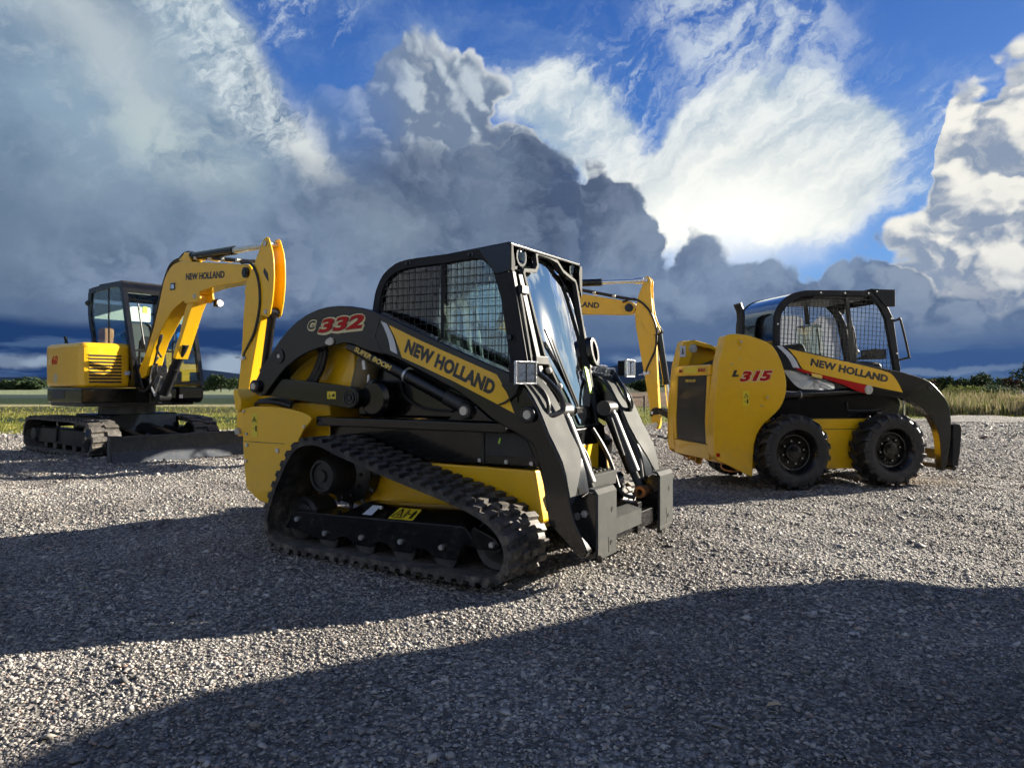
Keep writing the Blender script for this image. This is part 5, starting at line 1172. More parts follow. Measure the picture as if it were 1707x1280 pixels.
    roof = sm2([(-.95, 2.58), (-.92, 2.645), (-.84, 2.695), (.10, 2.73), (.20, 2.705), (.26, 2.62)], 3); cb.band(roof, [(x + .0, z - .05) for x, z in roof], -.155, .885)
    cb.bar((.29, -.18, 2.57), (.29, .91, 2.57), .05, .05, up=(1, 0, 0)).bar((.545, -.18, 1.62), (.545, .91, 1.62), .035, .05, up=(1, 0, 0)).bar((.67, -.18, 1.10), (.67, .91, 1.10), .05, .06, up=(1, 0, 0)).bar((-.94, -.18, 2.35), (-.94, .91, 2.35), .04, .04).bar((-.82, -.18, 1.78), (-.82, .91, 1.78), .05, .05)
    # thick front pillars
    for y in (-.18, .895): cb.bar((.27, y, 2.62), (.545, y, 1.62), .075, .07, up=(0, 1, 0)).bar((.545, y, 1.62), (.675, y, 1.06), .075, .07, up=(0, 1, 0))
    cab = cb.build('cab_frame', K, root, bevel=.012)
    MB().box(-.70, .12, -.14, .87, 2.728, 2.76).build('roof_cap', M['dark_grey'], cab, bevel=.015)
    for ya in (-.190, .905):
        MB().prism(si, ya, ya + .005).build('side_window', M['clear_glass'], root, smooth=False)
        MB().prism([(-.24, 1.75), (-.215, 1.75), (-.225, 2.66), (-.25, 2.66)], ya - .004, ya + .009).build('window_divider', M['satin_black'], cab, smooth=False)
    MB().prism([(-.78, 1.10), (-.78, 1.72), (.52, 1.72), (.60, 1.25), (.60, 1.10)], -.19, -.17).build('side_door_panel', K, cab, bevel=.01)
    MB().add([(.56, -.145, 1.60), (.56, .86, 1.60), (.305, .86, 2.55), (.305, -.145, 2.55)], [(0, 1, 2, 3)]).add([(.685, -.145, 1.13), (.685, .86, 1.13), (.572, .86, 1.60), (.572, -.145, 1.60)], [(0, 1, 2, 3)]).build('windscreen', M['clear_glass'], root, smooth=False)
    MB().add([(-.935, -.14, 2.33), (-.935, .87, 2.33), (-.90, .87, 2.62), (-.90, -.14, 2.62)], [(0, 1, 2, 3)]).add([(-.83, -.14, 1.80), (-.83, .87, 1.80), (-.93, .87, 2.32), (-.93, -.14, 2.32)], [(0, 1, 2, 3)]).build('rear_window', M['clear_glass'], root, smooth=False)
    MB().tube([(.52, .02, 1.72), (.45, .01, 2.0), (.36, .0, 2.38)], .012).build('wiper', M['satin_black'], cab)
    MB().ball((-.97, -.20, 2.46), .06, sq=(1.2, .6, .8)).build('rear_lamp', M['satin_black'], cab)
    MB().box(.40, .42, .05, .12, 2.23, 2.33).build('green_label', M['label_green'], cab, smooth=False)
    loader_seat(root, -.25, 1.45, y=.40)
    MB().box(-.74, -.50, -.15, .02, 1.72, 2.02).build('seat_box', M['orange_seat'], root, bevel=.03)
    MB().box(-.2, .5, .15, .65, 1.08, 1.30).tube([(.2, .1, 1.3), (.22, .1, 1.75), (.3, .12, 1.8)], .02).tube([(.2, .65, 1.3), (.22, .65, 1.75), (.3, .63, 1.8)], .02).box(.35, .48, .05, .25, 1.6, 1.85).build('control_console', M['satin_black'], root)
    MB().box(-.895, -.885, -.13, .82, 2.20, 2.46).build('sun_blind', M['paper'], root, smooth=False)
    rr = random.Random(6); pc = MB()
    for k in range(9): pc.ball((-.62 + rr.uniform(-.1, .1), rr.uniform(-.1, .7), 1.86 + rr.uniform(-.05, .16)), rr.uniform(.05, .10), 7, 5)
    pc.build('plastic_cover', M['blue_plastic'], root, ang=10)
    # swing post
    sp = MB().prism([(.50, .80), (1.0, .80), (1.12, .95), (1.05, 1.35), (.90, 1.45), (.62, 1.40), (.50, 1.15)], -.11, .13).cyl((.95, -.02, .78), (.95, -.02, 1.2), .10).prism([(.46, 1.60), (.60, 1.50), (.86, 1.04), (.98, 1.0), (.90, .96), (.74, 1.02), (.50, 1.36)], -.165, -.125)
    swp = sp.build('swing_post', K, root, bevel=.015)
    MB().tube([(.55, -.10, 1.1), (.75, -.16, 1.0), (.95, -.17, .98), (1.15, -.14, 1.15), (1.22, -.13, 1.4)], .022).tube([(.50, .05, 1.2), (.8, .2, 1.05), (1.1, .2, 1.1), (1.28, .15, 1.45)], .02).tube([(1.22, -.06, 1.50), (1.30, -.17, 1.62), (1.42, -.18, 1.72), (1.44, -.16, 1.82), (1.36, -.16, 1.78), (1.30, -.16, 1.60), (1.20, -.16, 1.38)], .016).tube([(1.05, .1, 1.0), (1.2, .14, 1.2), (1.42, .12, 1.42)], .018).build('hose', M['hose'], swp)
    # boom / stick kinematics
    FP = Vector((.80, 1.28)); PB = Vector((3.616, 2.554)); cb_, sb_ = math.cos(R(boom)), math.sin(R(boom)); cs_, ss_ = math.cos(R(stick)), math.sin(R(stick))
    def TB(x, z):
        d = Vector((x, z)) - FP; return (FP.x + d.x * cb_ - d.y * sb_, FP.y + d.x * sb_ + d.y * cb_)
    PB2 = Vector(TB(*PB))
    def TS(x, z):
        d = Vector((x, z)) - PB; return (PB2.x + d.x * cs_ - d.y * ss_, PB2.y + d.x * ss_ + d.y * cs_)
    tb = lambda x, y, z: (TB(x, z)[0], y, TB(x, z)[1]); ts = lambda x, y, z: (TS(x, z)[0], y, TS(x, z)[1])
    bo = sm2([(.66, 1.24), (.74, 1.36), (.92, 1.58), (1.09, 1.83), (1.20, 2.03), (1.31, 2.28), (1.43, 2.56), (1.50, 2.68), (1.62, 2.79), (1.76, 2.855), (1.92, 2.875)], 2) + [(2.367, 2.825), (3.0, 2.740), (3.46, 2.680), (3.62, 2.662)]
    bo += [(3.616 + .105 * math.cos(R(t)), 2.554 + .105 * math.sin(R(t))) for t in (75, 50, 25, 0, -25, -50, -75)] + [(3.45, 2.438), (3.07, 2.437), (2.75, 2.425), (2.55, 2.40), (2.30, 2.36), (2.05, 2.30), (1.84, 2.229), (1.71, 2.165), (1.578, 2.07), (1.39, 1.90), (1.20, 1.72), (1.07, 1.52), (.98, 1.33), (.93, 1.22), (.80, 1.17)]
    b = MB().prism(bo, -.15, .07).map(tb); bm_ = b.build('boom', Y, root, bevel=.012)
    tp = MB().prism([(1.85, 2.90), (2.07, 2.84), (2.20, 2.84), (2.12, 2.98), (2.02, 3.0), (1.95, 2.95)], -.13, -.10).prism([(1.85, 2.90), (2.07, 2.84), (2.20, 2.84), (2.12, 2.98), (2.02, 3.0), (1.95, 2.95)], .02, .05).map(tb); tp.build('cylinder_ear', Y, bm_, bevel=.005)
    br = MB().prism([(1.95, 2.34), (2.25, 2.44), (2.45, 2.40), (2.47, 2.30), (2.40, 2.25), (2.28, 2.26), (2.1, 2.24)], -.152, -.125).prism([(1.95, 2.34), (2.25, 2.44), (2.45, 2.40), (2.47, 2.30), (2.40, 2.25), (2.28, 2.26), (2.1, 2.24)], .045, .072).map(tb); br.build('lower_ear', Y, bm_, bevel=.005)
    gd = MB().prism([(1.695, 1.472), (1.76, 1.455), (1.95, 1.76), (2.17, 2.12), (2.36, 2.36), (2.30, 2.40), (2.245, 2.362), (2.121, 2.292), (2.02, 2.114), (1.89, 1.82), (1.76, 1.62)], -.135, .065).map(tb).build('cylinder_guard', Y, bm_, bevel=.008)
    lmp = MB().box(1.66, 1.80, -.158, -.148, 2.47, 2.575).map(tb).build('boom_lamp', K, bm_, bevel=.01); MB().box(1.685, 1.775, -.163, -.158, 2.49, 2.555).map(tb).build('lens', M['lamp_reflector'], lmp, bevel=.008)
    lm2 = MB().box(2.42, 2.50, .08, .19, 2.20, 2.31).map(tb).build('boom_lamp', K, bm_, bevel=.01); MB().lathe((2.50, .135, 2.25), (1, 0, 0), [(0, .055), (.02, .05), (.02, 0)], 20).map(tb).build('lens', M['wrapped_chrome'], lm2)
    xd = Vector((TB(3.099, 2.53)[0] - TB(2.096, 2.585)[0], 0, TB(3.099, 2.53)[1] - TB(2.096, 2.585)[1])); up_ = Vector((-xd.z, 0, xd.x))
    o2 = TB(2.096, 2.590)
    text('brand_lettering', 'NEW HOLLAND', bm_, M['decal_black'], (o2[0], -.1515, o2[1]), xd, up_, .088, 1.0, bold=.06, space=1.02)
    MB().tube([(1.10, .02, 1.95), (1.22, .02, 2.3), (1.36, .02, 2.6), (1.48, .02, 2.80), (1.62, .02, 2.95), (1.80, .02, 3.03), (2.0, .02, 3.0)], .032).tube([(.75, -.06, 1.5), (1.0, -.10, 1.85), (1.18, -.10, 2.2), (1.32, -.10, 2.5), (1.46, -.10, 2.73), (1.62, -.10, 2.88), (1.9, -.08, 2.93), (2.4, -.06, 2.885), (3.0, -.06, 2.80), (3.5, -.05, 2.72), (3.70, -.10, 2.70)], .026).tube([(1.9, .06, 2.92), (2.5, .06, 2.89), (3.1, .06, 2.80), (3.6, .06, 2.72)], .022).map(tb).build('hose', M['hose'], bm_)
    sh = MB()
    for x in (2.25, 2.62, 2.95, 3.3): sh.box(x, x + .05, -.12, .04, 2.87 - (x - 2.25) * .135, 2.91 - (x - 2.25) * .135)
    sh.map(tb).build('hose_clamp', M['cream_pin'], bm_)
    pn = MB().lathe((3.616, -.15, 2.554), (0, -1, 0), [(-.02, 0), (-.02, .07), (.03, .07), (.03, .045), (.045, .04), (.045, 0)], 24).lathe((3.616, .07, 2.554), (0, 1, 0), [(-.02, 0), (-.02, .07), (.03, .07), (.03, 0)], 24).map(tb); pn.build('stick_pin', K, bm_)
    MB().lathe((2.34, -.152, 2.335), (0, -1, 0), [(0, .035), (.012, .032), (.012, 0)], 16).map(tb).build('pin_cap', M['zinc'], bm_)
    # stick
    stp = [(3.40, 1.0), (3.455, 1.30), (3.50, 1.66), (3.525, 1.95), (3.575, 2.30), (3.63, 2.45), (3.73, 2.56), (3.80, 2.66), (3.87, 2.76), (3.925, 2.84), (3.97, 2.915), (4.02, 2.955), (4.07, 2.965), (4.11, 2.945), (4.15, 2.86), (4.19, 2.76), (4.215, 2.62), (4.22, 2.45), (4.21, 2.30), (4.18, 2.12), (4.135, 1.975), (4.08, 1.94), (4.01, 1.955), (3.93, 1.98)]
    core = stp[:6] + [(3.73, 2.56), (3.80, 2.64), (3.98, 2.66), (4.06, 2.45), (4.02, 2.15), (3.95, 1.98), (3.86, 1.75), (3.73, 1.32), (3.64, 1.0), (3.545, .62), (3.53, .46), (3.48, .40), (3.41, .39), (3.365, .43), (3.36, .52)]
    if boom != 0:
        inv = lambda x, z: (PB.x + (x - PB2.x) * cs_ + (z - PB2.y) * ss_, PB.y - (x - PB2.x) * ss_ + (z - PB2.y) * cs_)
        core = [inv(*q) for q in ((3.82, 2.40), (3.79, 2.24), (3.806, 2.03), (3.848, 1.807), (3.885, 1.585), (3.961, 1.179), (4.031, .751), (4.072, .44), (4.11, .37), (4.182, .351), (4.205, .431), (4.199, .546), (4.171, 1.005), (4.136, 1.581), (4.13, 1.85), (4.10, 1.95), (4.08, 2.2), (4.06, 2.5), (3.98, 2.60), (3.86, 2.50))]
        ears = [inv(*q) for q in ((3.80, 2.26), (3.842, 2.516), (3.901, 2.675), (3.936, 2.766), (3.940, 2.835), (3.983, 2.862), (4.029, 2.852), (4.068, 2.781), (4.060, 2.678), (4.070, 2.481), (4.088, 2.319), (4.111, 2.192), (4.157, 2.075), (4.215, 1.975), (4.218, 1.935), (4.174, 1.905), (4.10, 1.90), (4.02, 1.95), (3.9, 2.1))]
    s = MB().prism(core, -.142, .012)
    if boom == 0: ears = [(3.57, 2.28)] + stp[5:]
    s.prism(ears, -.158, -.136).prism(ears, .006, .028)
    stk = s.map(ts).build('stick', Y, root, bevel=.008)
    TP, TLo, TTip, TLk = (4.045, 2.885), (4.06, 2.01), (3.44, .46), (3.80, .84)
    if boom != 0: TP, TLo, TTip, TLk = inv(3.977, 2.800), inv(4.17, 1.95), inv(4.13, .42), inv(4.37, .63)
    MB().cyl((TP[0], -.17, TP[1]), (TP[0], .04, TP[1]), .035).cyl((TLo[0], -.17, TLo[1]), (TLo[0], .04, TLo[1]), .032).cyl((TTip[0], -.19, TTip[1]), (TTip[0], .06, TTip[1]), .045).map(ts).build('pivot_pin', M['zinc'], stk)
    if boom == 0: MB().prism([(4.02, 2.58), (4.10, 2.50), (4.12, 2.38), (4.06, 2.44), (4.0, 2.52)], -.160, -.157).map(ts).build('ear_slot', M['decal_black'], stk, smooth=False)
    hs = MB(); hs.tube([TSy for TSy in [(3.55, -.18, 2.68), (3.72, -.175, 2.67), (3.84, -.17, 2.56), (3.92, -.17, 2.38), (3.94, -.17, 2.15), (3.90, -.17, 1.95), (3.80, -.16, 1.75), (3.66, -.15, 1.60), (3.56, -.14, 1.50), (3.54, -.135, 1.44)]], .017); hs.map(ts).build('hose', M['hose'], stk)
    MB().box(3.47, 3.58, -.150, -.120, 1.42, 1.45).cyl((3.50, -.15, 1.40), (3.50, -.15, 1.47), .018).cyl((3.50, -.16, 1.435), (3.41, -.19, 1.445), .010).cyl((3.56, -.15, 1.41), (3.60, -.17, 1.44), .014).map(ts).build('auxiliary_coupler', M['wrapped_chrome'], stk)
    # arm cylinder (boom top to stick top)
    a = Vector(tb(2.07, -.06, 2.935)); e = Vector(ts(TP[0], -.065, TP[1])); m_ = a.lerp(e, .57)
    ac = MB().cyl(a, m_, .062, n=20).cyl(a - (e - a).normalized() * .04, a + (e - a).normalized() * .08, .07).build('arm_cylinder', K, root); MB().cyl(m_ - (e - a).normalized() * .02, e.lerp(a, .10), .034, n=16).build('rod', M['wrapped_chrome'] if boom == 0 else M['chrome'], ac)
    MB().cyl(e.lerp(a, .12), e.lerp(a, .03), .05, .055, 14).build('rod_end', M['wrapped_chrome'], ac); 
    if boom == 0: MB().cyl(m_, e.lerp(a, .10), .045, .04, n=12).build('plastic_wrapping', M['film'], ac, ang=10)
    # boom cylinder
    c0 = Vector((1.22, -.035, .90)); c1 = Vector(tb(1.73, -.035, 1.53)); bc = MB().cyl(c0, c1 + (c1 - c0) * .25, .068, n=20).lathe(c0, (0, 1, 0), [(-.09, 0), (-.09, .085), (.09, .085), (.09, 0)], 20).cyl(c0.lerp(c1, .62), c0.lerp(c1, .70), .078, n=20).build('boom_cylinder', M['dark_grey'], root)
    MB().cyl((1.20, -.14, .92), (1.34, -.12, 1.2), .018).tube([(1.16, -.12, .9), (1.05, -.14, 1.1), (1.12, -.14, 1.35), (1.25, -.12, 1.5)], .014).build('grease_line', M['zinc'], bc)
    # bucket cylinder and link
    b0 = Vector(ts(TLo[0], -.065, TLo[1])); lkp = Vector(ts(TLk[0], -.065, TLk[1])); b1 = b0.lerp(lkp, .66)
    bk = MB().cyl(b0, b1, .055, n=20).lathe(b0, (0, 1, 0), [(-.055, 0), (-.055, .07), (.055, .07), (.055, 0)], 20).cyl(b1.lerp(b0, .06), b1, .066, n=20).build('bucket_cylinder', K, root)
    MB().cyl(b1, lkp, .034, n=16).build('rod', M['chrome'], bk); MB().cyl(b1 + (lkp - b1) * .25, lkp, .042, .045, n=12).build('rod_wrapping', M['wrapped_chrome'], bk)
    tl = ts
    if boom != 0: tl = lambda x, y, z: (4.085 + (x - 3.43) * .80, y, .62 + (z - .82) * .95)
    for yy in (-.175, .025):
        l = MB().band(sm2([(3.38, .83), (3.46, .90), (3.62, .90), (3.76, .84), (3.86, .76)], 3), sm2([(3.40, .74), (3.47, .79), (3.60, .79), (3.70, .745), (3.79, .69)], 3), yy, yy + .03).map(tl); l.build('bucket_link', K, root, bevel=.004)
    l = MB().band(sm2([(3.88, .78), (3.90, .65), (3.86, .48), (3.78, .30)], 3), sm2([(3.77, .76), (3.79, .65), (3.75, .50), (3.68, .32)], 3), -.135, .01).map(tl); lk = l.build('coupler_link', K, root, bevel=.005)
    MB().cyl((3.81, -.19, .77), (3.81, .07, .77), .028).cyl((3.43, -.19, .82), (3.43, .07, .82), .028).cyl((3.73, -.16, .35), (3.73, .04, .35), .03).map(tl).build('link_pin', M['zinc'], lk)
    MB().bar((3.50, -.02, .42), (3.72, -.02, .36), .03, .03, up=(0, 1, 0)).map(tl).build('tie_rod', K, lk)
    return root
build_excavator((-6.29, 11.77, 0), R(-37), 'left excavator, yellow with a black cab and raised boom, its dozer blade toward the camera')
build_excavator((-1.37, 13.6, 0), R(-24), 'farther excavator standing behind the nearest loader, only its yellow boom and stick in view', boom=-4., stick=19.)
# ---------------------------------------------------------------- surroundings
def veg_mat(name, c1, c2, rough=.85, trans=.25):
    m = bpy.data.materials.new(name); m.use_nodes = True; nt = m.node_tree; t = NT(nt); p = nt.nodes['Principled BSDF']
    g = nt.nodes.new('ShaderNodeNewGeometry'); cc = t.mix(g.outputs['Random Per Island'], c1, c2)
    t.put(p.inputs['Base Color'], cc); p.inputs['Roughness'].default_value = rough; p.inputs['Specular IOR Level'].default_value = .2
    if trans:
        tr = nt.nodes.new('ShaderNodeBsdfTranslucent'); t.put(tr.inputs[0], cc); mx = nt.nodes.new('ShaderNodeMixShader'); mx.inputs[0].default_value = trans
        nt.links.new(p.outputs[0], mx.inputs[1]); nt.links.new(tr.outputs[0], mx.inputs[2]); nt.links.new(mx.outputs[0], nt.nodes['Material Output'].inputs[0])
    M[name] = m
veg_mat('lawn', (.13, .15, .025), (.24, .22, .06)); veg_mat('dry_stalk', (.20, .17, .09), (.36, .31, .18)); veg_mat('weed_green', (.06, .085, .02), (.15, .17, .05))
veg_mat('leaf_dark', (.018, .035, .014), (.045, .070, .030), trans=.15); veg_mat('leaf_grey', (.05, .075, .045), (.09, .12, .07), trans=.15); veg_mat('leaf_brown', (.05, .035, .02), (.09, .06, .03), trans=.1)
pmat('bark', (.06, .045, .035), .9, noise=.3); pmat('white_wall', (.70, .71, .72), .7); pmat('white_roof', (.78, .80, .82), .5); pmat('fence_steel', (.03, .03, .032), .6); pmat('dark_glass', (.02, .025, .03), .15)
pmat('caster_white', (.62, .63, .64), .4, noise=.05); pmat('far_hill', (.010, .018, .038), 1., noise=.25, nscale=.004, spec=0.); pmat('leaf_litter', (.50, .36, .18), .7)  # far_hill: distance haze and storm shade are mixed into the dark blue
tm = bpy.data.materials.new('film_translucent'); tm.use_nodes = True; t_ = NT(tm.node_tree); pb = tm.node_tree.nodes['Principled BSDF']; pb.inputs['Base Color'].default_value = (.62, .64, .66, 1); pb.inputs['Roughness'].default_value = .3
_tr = tm.node_tree.nodes.new('ShaderNodeBsdfTransparent'); _tr.inputs[0].default_value = (.86, .88, .90, 1); _tl = tm.node_tree.nodes.new('ShaderNodeBsdfTranslucent'); _tl.inputs[0].default_value = (.8, .82, .84, 1)
_m1 = tm.node_tree.nodes.new('ShaderNodeMixShader'); _m1.inputs[0].default_value = .55; _m2 = tm.node_tree.nodes.new('ShaderNodeMixShader'); _m2.inputs[0].default_value = .45
tm.node_tree.links.new(pb.outputs[0], _m1.inputs[1]); tm.node_tree.links.new(_tl.outputs[0], _m1.inputs[2]); tm.node_tree.links.new(_m1.outputs[0], _m2.inputs[1]); tm.node_tree.links.new(_tr.outputs[0], _m2.inputs[2]); tm.node_tree.links.new(_m2.outputs[0], tm.node_tree.nodes['Material Output'].inputs[0])
for o in bpy.data.objects:
    if o.name.startswith('film_sheet'): o.data.materials[0] = tm

def blades(name, x, y, h, w, mat, z0=None, lean=.3, seed=1):
    """many two-segment blades or stalks as one mesh"""
    rng = np.random.default_rng(seed); n = len(x); z0 = np.zeros(n) if z0 is None else z0
    a = rng.uniform(0, 2 * np.pi, n); ln = rng.normal(0, lean, n) * h; la = rng.uniform(0, 2 * np.pi, n)
    V = np.zeros((n, 5, 3)); dx, dy = np.cos(a) * w / 2, np.sin(a) * w / 2; lx, ly = np.cos(la) * ln, np.sin(la) * ln
    for i, (s, f, g) in enumerate(((-1, 0, 0), (1, 0, 0), (-.8, .55, .35), (.8, .55, .35), (0, 1, 1))):
        V[:, i, 0] = x + dx * s + lx * g; V[:, i, 1] = y + dy * s + ly * g; V[:, i, 2] = z0 + h * f
    L = np.array([0, 1, 3, 2, 2, 3, 4]); F = (L[None] + (np.arange(n) * 5)[:, None]).ravel()
    me = bpy.data.meshes.new(name); me.vertices.add(n * 5); me.vertices.foreach_set('co', V.reshape(-1).astype(np.float32))
    me.loops.add(len(F)); me.loops.foreach_set('vertex_index', F); me.polygons.add(2 * n)
    me.polygons.foreach_set('loop_start', (np.array([0, 4])[None] + (np.arange(n) * 7)[:, None]).ravel()); me.update(calc_edges=True)
    me.materials.append(mat); o = bpy.data.objects.new(name, me); col.objects.link(o); return o

def build_grass():
    rng = np.random.default_rng(21); X = []; Y = []; H = []
    for d0, d1, n in ((14.5, 20, 26000), (20, 27, 16000), (27, 36, 9000)):
        y = rng.uniform(d0, d1, n); x = rng.uniform(-.85, .95, n) * y; X.append(x); Y.append(y); H.append(rng.gamma(4., .012, n) * (1 + (d0 - 14) * .03))
    x, y, h = map(np.concatenate, (X, Y, H)); e = np.vectorize(yard_edge)(x) + .5 * np.sin(x * 1.3) + .35 * np.sin(x * 3.1 + 1.)
    clump = np.sin(x * 2.1 + np.sin(y * 1.7)) + np.sin(y * 2.9 + x * .7)
    k = (y > e - .25 + rng.normal(0, .25, len(x))) & (clump + rng.normal(0, 1., len(x)) > -.8); x, y, h = x[k], y[k], h[k]
    o = blades('grass', x, y, h, .012 + y * .0007, M['lawn'], z0=np.full(len(x), -.05), seed=3); tag(o, 'short yellow green grass beyond the edge of the gravel', kind='stuff')
    # tall weeds at the right behind the gravel
    n = 30000; x = rng.uniform(8., 34, n); y = 25.6 + rng.gamma(2., 1.4, n) + .3 * np.sin(x * 1.1); g = np.clip((x - 12.5) / 6., 0, 1)
    hh = (.30 + .36 * rng.beta(3, 2, n)) * np.clip((x - 9.5) / 3.5, .25, 1.)* (1 + .15 * np.sin(x * 1.7) + .1 * np.sin(x * 4.3)) + (y - 25.6) * .045
    top = rng.uniform(0, 1, n) < (.5 - .35 * g); 
    k = top; o = blades('tall_weeds', x[k], y[k], hh[k] * 1.05, np.full(k.sum(), .045), M['weed_green'], z0=np.full(k.sum(), -.05), lean=.25, seed=4); tag(o, 'green weeds growing among the dry grass behind the gravel', kind='stuff')
    k = ~top; o = blades('dry_grass', x[k], y[k], hh[k], np.full(k.sum(), .035), M['dry_stalk'], z0=np.full(k.sum(), -.05), lean=.22, seed=5); tag(o, 'tall tan dry grass behind the gravel at the right', kind='stuff')
build_grass()

def tree(name, label, loc, h, w, mat, seed, group, low=.12, blobs=9, n=1500, leaf=.16, cat='tree'):
    root = thing(name, label, cat, loc, 0, group); rng = np.random.default_rng(seed); rr = random.Random(seed)
    tr = MB(); tr.cyl((0, 0, -.1), (rr.uniform(-.1, .1) * w * .3, 0, h * .45), h * .035, h * .02, 8); cs = []
    for i in range(blobs):
        a = rr.uniform(0, 6.28); q = rr.uniform(.0, .36) * w; z = rr.uniform(low + .14, .84) * h; c = (math.cos(a) * q, math.sin(a) * q, z); cs.append((c, rr.uniform(.13, .24) * w * (1.1 - .5 * z / h)))
        tr.tube([(0, 0, h * rr.uniform(.1, .35)), (c[0] * .5, c[1] * .5, (z + h * .3) / 2), c], h * .010, n=5, sm=2)
    tr.build('trunk', M['bark'], root)
    P = []
    per = n // blobs
    for c, r in cs:
        d = rng.normal(0, 1, (per, 3)); d /= np.linalg.norm(d, axis=1)[:, None]; P.append(np.array(c) + d * (r * rng.uniform(.45, 1.12, per) ** .7)[:, None] * [1.25, 1.25, .8])
    P = np.concatenate(P); k = len(P); s = leaf * rng.uniform(.5, 1.4, k)
    V = P[:, None] + rng.normal(0, 1, (k, 4, 3)) * s[:, None, None] * .5; V = V.reshape(-1, 3); V[:, 2] = np.maximum(V[:, 2], .02)
    F = np.arange(k * 4).reshape(k, 4); me = bpy.data.meshes.new('crown'); me.from_pydata(V.tolist(), [], F.tolist()); me.materials.append(mat)
    o = bpy.data.objects.new('crown', me); col.objects.link(o); o.parent = root; return root

def gx(px, D): return (px - 853.5) / 1200 * D
G = 'trees along the far side of the fields'
D_ = 75.
for px, D, h, w, m_, nm, lb in (
    (1633, 72, 2.35, 4.2, 'leaf_dark', 'mesquite_tree', 'broad dark green tree, widest of the tree line at the right'),
    (1606, 80, 1.8, 2.6, 'leaf_dark', 'mesquite_tree', 'small dark tree just right of the second white shed'),
    (1580, 90, 2.3, 2.6, 'leaf_dark', 'mesquite_tree', 'narrow dark tree standing between the two white sheds'),
    (1560, 95, 1.7, 3.4, 'leaf_brown', 'mesquite_tree', 'low brownish tree behind the first white shed'),
    (1672, 84, 1.9, 2.6, 'leaf_grey', 'mesquite_tree', 'grey green tree just left of the white truck'),
    (1692, 78, 1.9, 3.0, 'leaf_brown', 'mesquite_tree', 'dark brown leafy tree behind the white truck'),
    (1722, 60, 3.1, 3.2, 'leaf_dark', 'mesquite_tree', 'tall dark tree cut by the right edge of the photo'),
    (368, 110, 2.6, 5.2, 'leaf_dark', 'mesquite_tree', 'dark tree seen between the left excavator cab and its stick'),
    (395, 120, 2.2, 4.0, 'leaf_dark', 'mesquite_tree', 'small dark tree behind the stick of the left excavator'),
    (340, 125, 1.5, 3.4, 'leaf_dark', 'mesquite_tree', 'low dark tree just right of the left excavator cab'),
    (1140, 105, 1.6, 3.6, 'leaf_dark', 'mesquite_tree', 'low dark tree behind the stick of the farther excavator'),
    (1072, 110, 1.8, 3.8, 'leaf_dark', 'mesquite_tree', 'low dark tree left of the stick of the farther excavator')):
    tree(nm, lb, (gx(px, D), D, -.05), h, w, M[m_], int(px), G, n=1300, leaf=.20 * D / 80)
rng = np.random.default_rng(8)
for k, (px, h, w, lb) in enumerate(((8, 1.7, 5., 'low dark tree at the left edge of the photo'), (20, 1.2, 4., 'lowest tree of the far left tree line'), (34, 1.9, 4.2, 'round dark tree, tallest left of the left excavator'), (48, 1.6, 4.5, 'wide dark tree second from the left excavator body'), (62, 1.7, 4., 'dark tree touching the left excavator body in view'))):
    tree('windbreak_tree', lb, (gx(px, 150), 150, -.05), h, w, M['leaf_dark'], 100 + k, 'windbreak trees at the far left', n=700, leaf=.4)
# far wood that reads as one mass
def far_wood():
    V = []; n = 9000; a = rng.uniform(-.75, .75, n); d = rng.uniform(330, 470, n); z = rng.beta(1.2, 2.2, n) * (2.6 + 1.3 * np.sin(a * 40) + 1.1 * np.sin(a * 97 + 2))
    P = np.stack([np.sin(a) * d, np.cos(a) * d, z - .3], -1); V = (P[:, None] + rng.normal(0, 1, (n, 4, 3)) * np.array([1.5, 1.5, .7])).reshape(-1, 3)
    me = bpy.data.meshes.new('far_wood'); me.from_pydata(V.tolist(), [], np.arange(n * 4).reshape(n, 4).tolist()); me.materials.append(M['leaf_dark'])
    o = bpy.data.objects.new('far_wood', me); col.objects.link(o); tag(o, 'thin dark line of woodland at the edge of the plain', kind='stuff')
far_wood()
# shrubs in front of the right tree line
for k, (px, h, w, lb) in enumerate(((1590, .95, 2.4, 'yellow green shrub in the weeds below the sheds'), (1625, .95, 2.8, 'shrub in the weeds below the widest tree'), (1655, 1.0, 2.4, 'shrub in the weeds between the widest tree and the truck'), (1692, .95, 2.6, 'grey green shrub below the white truck'))):
    tree('shrub', lb, (gx(px, 33), 33 + k * .6, -.05), h, w, M['weed_green' if k < 3 else 'leaf_grey'], 300 + k, 'shrubs in the tall grass', low=0., blobs=12, n=1500, leaf=.09, cat='shrub')

